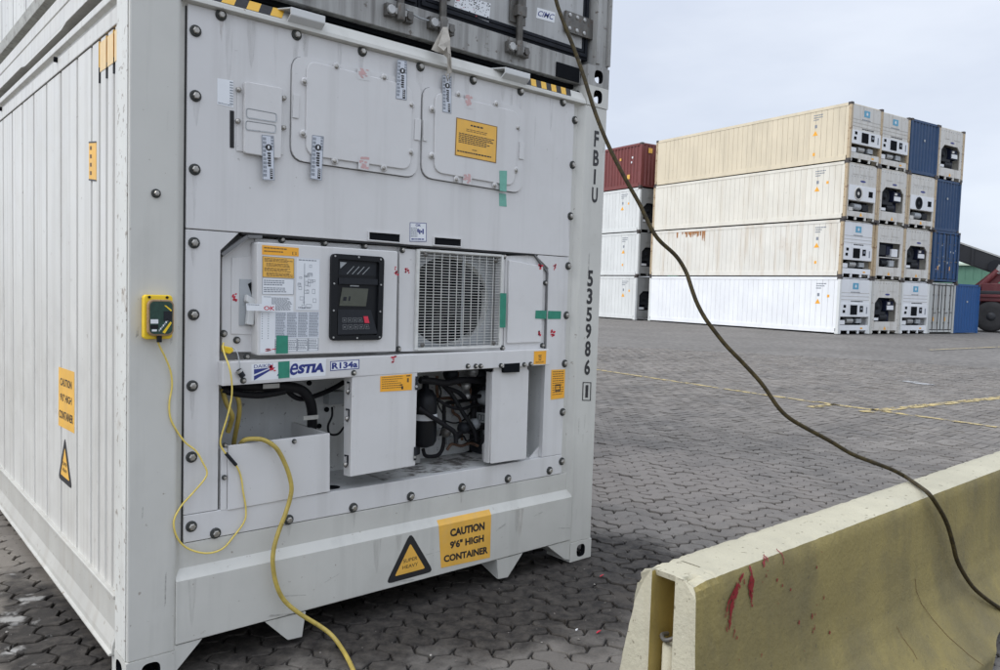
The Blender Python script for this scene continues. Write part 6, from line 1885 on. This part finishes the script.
            for k in range(8): fbox(mb, .1+.1*k, .115+.1*k, .915, .925, M['gtext'], fy-.012, fy-.001); fbox(mb, .12+.1*k, .132+.1*k, .745, .754, M['gtext'], fy-.012, fy-.001)
            mb.build('panel_bolts', t); mb = MB()
            mb.cyl((X(.30), .22, CH*.24), (X(.55), .22, CH*.24), .15, M['shade_grey'], n=16); fbox(mb, .1, .25, .16, .22, M['f_front'], .08, .35); fbox(mb, .62, .82, .18, .29, M['blackm'], .12, .35)
            mb.build('compressor', t)
        else:
            for (u, v, w_, h_) in ((.16, .84, .26, .13), (.56, .84, .26, .13)): fbox(mb, u, u+w_, v-.06, v+h_-.06, fm, fy-.014, fy-.001); mb.build('access_hatch', t); mb = MB()

            fbox(mb, .16, .40, .44, .62, M['blackm'], .1, .38); fbox(mb, .62, .84, .42, .56, M['f_frontw'], .08, .38); fbox(mb, .44, .58, .45, .60, M['f_navy'], .12, .38); mb.build('control_box', t); mb = MB()
            mb.cyl((X(.28), .22, CH*.30), (X(.50), .22, CH*.30), .13, M['blackm'], n=14); fbox(mb, .56, .74, .24, .35, M['shade_grey'], .1, .35); mb.build('compressor', t); mb = MB()
            for k in range(8): fbox(mb, .1+.1*k, .115+.1*k, .915, .925, M['gtext'], fy-.012, fy-.001); fbox(mb, .12+.1*k, .132+.1*k, .72, .729, M['gtext'], fy-.012, fy-.001)
            mb.build('panel_bolts', t)
        mb = MB(); c = Vector((X(.5), fy-.012, CH*.10))
        mb.face([c+Vector((0, 0, .10)), c+Vector((-.11, 0, -.07)), c+Vector((.11, 0, -.07))], M['orange']) if kind in 'BCD' else mb.face([c+Vector((.5, 0, .03)), c+Vector((.68, 0, .03)), c+Vector((.68, 0, -.04)), c+Vector((.5, 0, -.04))], M['orange'])
        mb.build('warning_sticker', t)
    else:
        mb = MB()
        mb.box(.13, CW-.13, .02, .08, .02 if kind == 'end' else .06, .16, M[side]); mb.build('end_rail', t); mb = MB(); mb.box(.13, CW-.13, .02, .08, CH-.12, CH-.02, M[side]); mb.build('end_rail', t)
        if kind in ('end', 'maroon'):
            mb = MB(); x = .13; wv = (CW-.26)/8
            for k in range(8):
                pr_ = [(x, .03), (x+wv*.28, .03), (x+wv*.5, .075), (x+wv*.78, .075), (x+wv, .03)]
                for (xa, ya), (xb, yb) in zip(pr_, pr_[1:]):
                    mb.face([(xa, ya, .16), (xb, yb, .16), (xb, yb, CH-.12), (xa, ya, CH-.12)], M[side])
                x += wv
            mb.build('end_panel', t)
            mb = MB(); mb.box(CW*.5-.06, CW*.5+.06, .018, .029, CH*.62, CH*.66, M['orange'] if kind == 'maroon' else M['shade_grey']); mb.build('csc_plate', t)
        else:
            for xa, xb in ((.13, CW*.5-.01), (CW*.5+.01, CW-.13)):
                mb = MB(); mb.box(xa, xb, .05, .09, .17, CH-.13, M[side]); dl = mb.build('door', t)
                mb = MB()
                for z in (.17, CH-.16): mb.box(xa, xb, .04, .0495, z, z+.03, M['gasket'])
                mb.box(xa, xa+.02, .04, .0495, .2, CH-.16, M['gasket']); mb.box(xb-.02, xb, .04, .0495, .2, CH-.16, M['gasket']); mb.build('door_gasket', dl)
                for u in (.28, .72):
                    x = xa+(xb-xa)*u
                    mb = MB(); mb.cyl((x, .025, .08), (x, .025, CH-.06), .02, M['rod'] if kind == 'doors' and side == 'f_grey' else M['f_blue2'], n=8)
                    for z in (.5, 1.2, 1.9): mb.box(x-.05, x+.05, .02, .045, z, z+.07, M['rod'])
                    mb.box(x, x+.28, .012, .022, 1.0+.06*u, 1.04+.06*u, M['rod']); mb.build('lock_rod', dl)
                mb = MB()
                for k in range(5):
                    z = rr.uniform(.4, CH-.4); x = rr.uniform(xa+.1, xb-.2); mb.box(x, x+rr.uniform(.06, .14), .0455, .0495, z, z+rr.uniform(.05, .12), M['shade_grey'])
                mb.box(xa+.3, xa+.45, .044, .0495, .62, .82, M['orange']); mb.build('door_stickers', dl)
    return t
M['f_seam'] = plain('panel_seam', (.40, .38, .34), .7)

FC = far_container
FC(0, 3, 'A', 'cream long-sided reefer container on top of the far stack, blue emblem on its end', 'f_cream', 'f_front', 'f_tan', see_side=True, seed=1)
FC(1, 3, 'A', 'top reefer container with blue emblem end, between the cream and the blue corrugated one', 'f_ivory', 'f_front', 'f_tan', seed=2)
FC(2, 3, 'end', 'blue corrugated container on the top layer of the far stack, between two white reefer ends', 'f_blue', 'f_blue', 'f_blue', seed=3, name='shipping_container')
FC(3, 3, 'B', 'top right reefer container of the far stack, resting on a blue corrugated container', 'f_ivory', 'f_front', 'f_tan', seed=4)
FC(0, 2, 'C', 'ivory long-sided reefer container directly under the cream one, grey fan in its end', 'f_ivory', 'f_front', 'f_tan', see_side=True, seed=6)
FC(1, 2, 'B', 'second layer reefer container with navy octagonal fan unit, left of the black round fan end', 'f_ivory', 'f_front', 'f_tan', seed=7)
FC(2, 2, 'C', 'reefer container with black round fan end, directly under the topmost blue corrugated container', 'f_ivory', 'f_front', 'f_tan', seed=9)
FC(3, 2, 'end', 'blue corrugated container on the second layer, directly above the blue container with doors', 'f_blue', 'f_blue', 'f_blue', seed=10, name='shipping_container')
FC(0, 1, 'A', 'off-white long-sided reefer container with rust streaks, resting on the bright white one', 'f_offwhite', 'f_frontw', 'f_tan', see_side=True, seed=11)
FC(1, 1, 'D', 'reefer container with two dark openings in its end, third layer down in the far stack', 'f_ivory', 'f_front', 'f_tan', seed=12)
FC(2, 1, 'B', 'reefer container with dark octagonal fan unit beside the blue container with doors', 'f_ivory', 'f_front', 'f_tan', seed=13)
FC(3, 1, 'doors', 'blue container with lock rods on its doors, resting on the grey container', 'f_blue', 'f_blue', 'f_blue', seed=14, name='shipping_container')
FC(0, 0, 'A', 'clean bright white long-sided reefer container at the bottom of the far stack', 'f_white', 'f_frontw', 'f_greyw', see_side=True, seed=15)
FC(1, 0, 'B', 'grey ended reefer container on the ground with big dark octagonal fan unit and orange sticker', 'f_ivory', 'f_front', 'f_post', seed=16)
FC(2, 0, 'A', 'white reefer container on the ground beside the grey container with lock rods', 'f_white', 'f_frontw', 'f_greyw', seed=17)
FC(3, 0, 'doors', 'grey container with lock rods on the ground, next to the lone blue container', 'f_grey', 'f_grey', 'f_grey', seed=18, name='shipping_container')
FC(4, 0, 'end', 'bright blue corrugated container alone on the ground at the right end of the far stack', 'f_blue2', 'f_blue2', 'f_blue2', seed=19, name='shipping_container')
# rust patch on the off-white one
rust_on = [o for o in COL.objects if o.get('label', '').startswith('off-white long-sided')][0]
q = Quad([(.0165, L-1.9, CH-.16), (.0165, L-4.2, CH-.16), (.0165, L-4.2, CH-.75), (.0165, L-1.9, CH-.75)]); q.n = Vector((-1, 0, 0))
mb = MB(); rr = random.Random(2)
for k in range(44):
    u = rr.random()**1.0*.95; h_ = rr.uniform(.1, .55) if .12 < u < .8 else rr.uniform(.5, 1.0)
    mb.face([q.at(u, 0, .002+.0001*k), q.at(u+.04, 0, .002+.0001*k), q.at(u+.03, h_, .002+.0001*k), q.at(u+.012, h_*.9, .002+.0001*k)], M['f_rust'])
mb.build('rust_patch', rust_on)
# the stack behind, to the left
OFF = (-.345, 12.95)
FC(0, 3, 'maroon', 'maroon corrugated container on top of the rear white stack', 'f_maroon', 'f_maroon', 'f_maroon', OFF, seed=21, name='shipping_container')
M['f_dullend'] = far_paint('dull_grey_end_paint', (.27, .27, .26), streak=.7)  # end colour darkened to carry the shade of the narrow gap
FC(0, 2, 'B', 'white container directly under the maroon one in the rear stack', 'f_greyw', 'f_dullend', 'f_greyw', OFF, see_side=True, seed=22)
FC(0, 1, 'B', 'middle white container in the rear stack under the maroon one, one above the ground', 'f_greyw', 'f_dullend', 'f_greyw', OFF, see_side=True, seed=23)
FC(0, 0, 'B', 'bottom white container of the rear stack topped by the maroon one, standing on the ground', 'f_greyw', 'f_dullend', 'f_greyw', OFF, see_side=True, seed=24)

mar = [o for o in COL.objects if o.get('label', '').startswith('maroon')][0]
for (y, z, w_, h_) in ((.95, .55, .22, .26), (1.75, 1.70, .14, .14), (.72, 1.72, .10, .12), (.80, 1.45, .08, .12)):
    mb = MB(); mb.box(-.004, .010, y, y+w_, z, z+h_, M['yellow'] if h_ > .13 or y > 1 else M['whitev']); mb.build('warning_sticker', mar)
mb = MB(); mb.box(.55, .85, .004, .028, 2.02, 2.30, M['yellow']); mb.build('warning_sticker', mar)

# ------------------------------------------------------------------ reach stacker behind the row
M['rs_red'] = paint('dusty_red_machine_paint', (.13, .022, .025), .5, var=.15, vscale=1.5, streak=.3, scol=(.3, .14, .12), sscale=(3, 3, .5))
M['rs_grey'] = paint('dark_grey_boom_paint', (.022, .023, .026), .55, var=.2, vscale=1.2)
M['rs_pale'] = paint('pale_boom_top_paint', (.42, .42, .40), .5)
M['tyre'] = paint('dusty_tyre_rubber', (.035, .034, .034), .85, var=.25, vscale=4, bump=.4, bscale=12)
_fd = Vector((50.8, 12.9, 0))
_view = Vector((_fd.x-CAMP.x, _fd.y-CAMP.y)).normalized()
rz = math.atan2(_view.x, -_view.y)          # machine's forward (+x) runs to the left across the view
rs = empty('reach_stacker', 'dark red reach stacker with long dark grey boom behind the lone blue container', 'reach stacker', _fd, rz+0.0)
# local axes: +x forward (picture left), +y away from or towards the viewer, z up
NEARY = 1
_lx = Matrix.Rotation(rz, 3, 'Z') @ Vector((0, 1, 0))
if _lx.dot(Vector((_view.x, _view.y, 0))) > 0: NEARY = -1
def ry(y): return NEARY*y
def rbox(mb, x0, x1, y0, y1, z0, z1, m): a_, b_ = sorted((ry(y0), ry(y1))); mb.box(x0, x1, a_, b_, z0, z1, M[m])
def wheel(x, y, r, w):
    mb = MB(); yy = ry(y)
    mb.lathe((x, yy-w/2, r), (0, 1, 0), [(r*.55, 0), (r*.86, -.02), (r*.97, w*.12), (r, w*.25), (r, w*.75), (r*.97, w*.88), (r*.86, w+.02), (r*.55, w)], M['tyre'], 32)
    wh = mb.build('wheel', rs)
    mb = MB(); s_ = NEARY
    mb.lathe((x, yy+s_*(w/2-.10), r), (0, s_, 0), [(r*.54, .09), (r*.50, .02), (r*.30, .0), (r*.28, .10), (r*.10, .13)], M['rs_grey'], 24)
    for k in range(8):
        a = 2*math.pi*k/8; mb.cyl((x+r*.4*math.cos(a), yy+s_*(w/2-.09), r+r*.4*math.sin(a)), (x+r*.4*math.cos(a), yy+s_*(w/2-.04), r+r*.4*math.sin(a)), .03, M['steel'], n=6)
    mb.build('rim', wh)
for x, r in ((-.15, .86), (-6.1, .80)):
    wheel(x, 1.55, r, .60); wheel(x, -1.55, r, .60)
    if x > -1: wheel(x, .9, r, .55); wheel(x, -.9, r, .55)
mb = MB()
rbox(mb, -7.4, 1.2, -1.0, 1.0, .85, 1.75, 'rs_red')
rbox(mb, -7.6, 1.0, -1.75, 1.75, 1.72, 2.05, 'rs_red')
rbox(mb, -7.9, -5.4, -1.6, 1.6, 1.0, 2.6, 'rs_red')
mb.build('chassis', rs, .04)
mb = MB(); rbox(mb, -2.6, 1.15, 1.2, 1.85, 1.95, 2.12, 'rs_red'); rbox(mb, -1.6, .4, 1.0, 1.6, 2.13, 2.75, 'rs_red'); rbox(mb, -.6, 1.0, 1.1, 1.8, 2.13, 2.32, 'rs_grey'); mb.build('deck', rs, .03)
# boom on the centre line, rising forward
def bz(x): return 3.72+.40*(x+.5)
mb = MB()
for (xa, xb, hw, hh, m) in ((-6.6, 4.0, .42, .50, 'rs_grey'), (4.0, 7.2, .33, .38, 'rs_grey')):
    mb.prism([(xa, -hw, bz(xa)-hh), (xb, -hw, bz(xb)-hh), (xb, -hw, bz(xb)+hh), (xa, -hw, bz(xa)+hh)], (0, 2*hw, 0), M[m])
bm_ = mb.build('boom', rs, .04)
mb = MB(); mb.prism([(-6.4, -.46, bz(-6.4)+.505), (4.0, -.46, bz(4.0)+.505), (4.0, -.46, bz(4.0)+.60), (-6.4, -.46, bz(-6.4)+.60)], (0, .92, 0), M['rs_pale']); mb.build('boom_rail', bm_)
mb = MB()
for x in (-.7, .9): mb.prism([(x, ry(.44), bz(x)-.5), (x+.12, ry(.44), bz(x+.12)-.5), (x+.12, ry(.44), bz(x+.12)+.5), (x, ry(.44), bz(x)+.5)], (0, ry(.08), 0), M['rs_grey'])
mb.cyl((-.2, ry(.45), bz(-.2)-.1), (-.2, ry(.75), bz(-.2)-.1), .38, M['blackm'], n=16)
mb.build('boom_collar', bm_)
for y in (-.75, .75):
    mb = MB(); mb.cyl((1.0, y, 1.9), (-.35, y, bz(-.3)-.3), .17, M['rs_red'], n=14); mb.cyl((-.30, y, bz(-.3)-.45), (-.5, y, bz(-.3)+.0), .16, M['steel'], n=12); mb.build('lift_cylinder', rs)
mb = MB()
for y in (-.62, .55):
    mb.prism([(-6.7, y, 1.9), (-4.9, y, 1.9), (-5.6, y, bz(-6)+.5), (-6.5, y, bz(-6)+.5)], (0, .08, 0), M['rs_red'])
    mb.prism([(1.35, y, 2.08), (.35, y, 2.08), (-.75, y, bz(-.75)-.45), (-.05, y, bz(-.05)-.45)], (0, .10, 0), M['rs_red'])
    mb.prism([(-1.5, y, 2.08), (-2.3, y, 2.08), (-1.15, y, bz(-1.1)-.45), (-.75, y, bz(-.75)-.45)], (0, .10, 0), M['rs_red'])
mb.build('boom_support', rs)
mb = MB(); rbox(mb, -4.6, -3.0, -.9, .9, 2.06, 2.5, 'rs_red'); rbox(mb, -4.5, -3.1, -.85, .85, 2.5, 3.3, 'blackm'); rbox(mb, -4.6, -3.0, -.9, .9, 3.3, 3.4, 'rs_red'); mb.build('cab', rs, .03)
mb = MB(); rbox(mb, 6.9, 7.3, -3.0, 3.0, bz(7)-1.7, bz(7)-1.3, 'rs_red'); rbox(mb, 6.7, 7.5, -.5, .5, bz(7)-1.3, bz(7)-.4, 'rs_grey'); mb.build('spreader', rs, .03)

# ------------------------------------------------------------------ green warehouse far behind
M['w_green'] = paint('green_sheet_cladding', (.075, .175, .12), .6, var=.08, vscale=.3, streak=.2, scol=(.10, .20, .15), sscale=(2, 2, .1))
M['w_roof'] = paint('pale_green_roof_sheet', (.42, .50, .40), .6, var=.06, vscale=.2)
wd = Vector((math.sin(c_az := math.atan2(121-CAMP.x, 35.5-CAMP.y)), math.cos(c_az), 0))
wp = Vector((121.0, 37.0, 0))
wt = empty('warehouse', 'green metal clad warehouse with pale roof far behind the reach stacker', 'warehouse', wp, math.atan2(-wd.x, wd.y)+R(4))
mb = MB()
for k in range(90):
    x0 = -45+k*1.0
    for (xa, ya), (xb, yb) in zip([(x0, 0), (x0+.4, 0), (x0+.5, .06), (x0+.9, .06)], [(x0+.4, 0), (x0+.5, .06), (x0+.9, .06), (x0+1.0, 0)]):
        mb.face([(xa, ya, -.02), (xb, yb, -.02), (xb, yb, 7.0), (xa, ya, 7.0)], M['w_green'])
mb.box(-45, 45, 24.5, 25, -.02, 7, M['w_green']); mb.box(-45, -44.7, .1, 24.5, -.02, 7, M['w_green']); mb.box(44.7, 45, .1, 24.5, -.02, 7, M['w_green'])
mb.build('wall', wt)
mb = MB()
mb.prism([(-45.4, -.5, 7.02), (-45.4, 12.5, 7.9), (-45.4, 25.5, 7.02), (-45.4, 25.5, 7.2), (-45.4, 12.5, 8.1), (-45.4, -.5, 7.3)], (90.8, 0, 0), M['w_roof']); mb.build('roof', wt)
for k in range(5):
    mb = MB(); mb.box(-36+k*17, -31+k*17, -.12, -.02, -.02, 5.0, M['w_green']); mb.build('roller_door', wt)
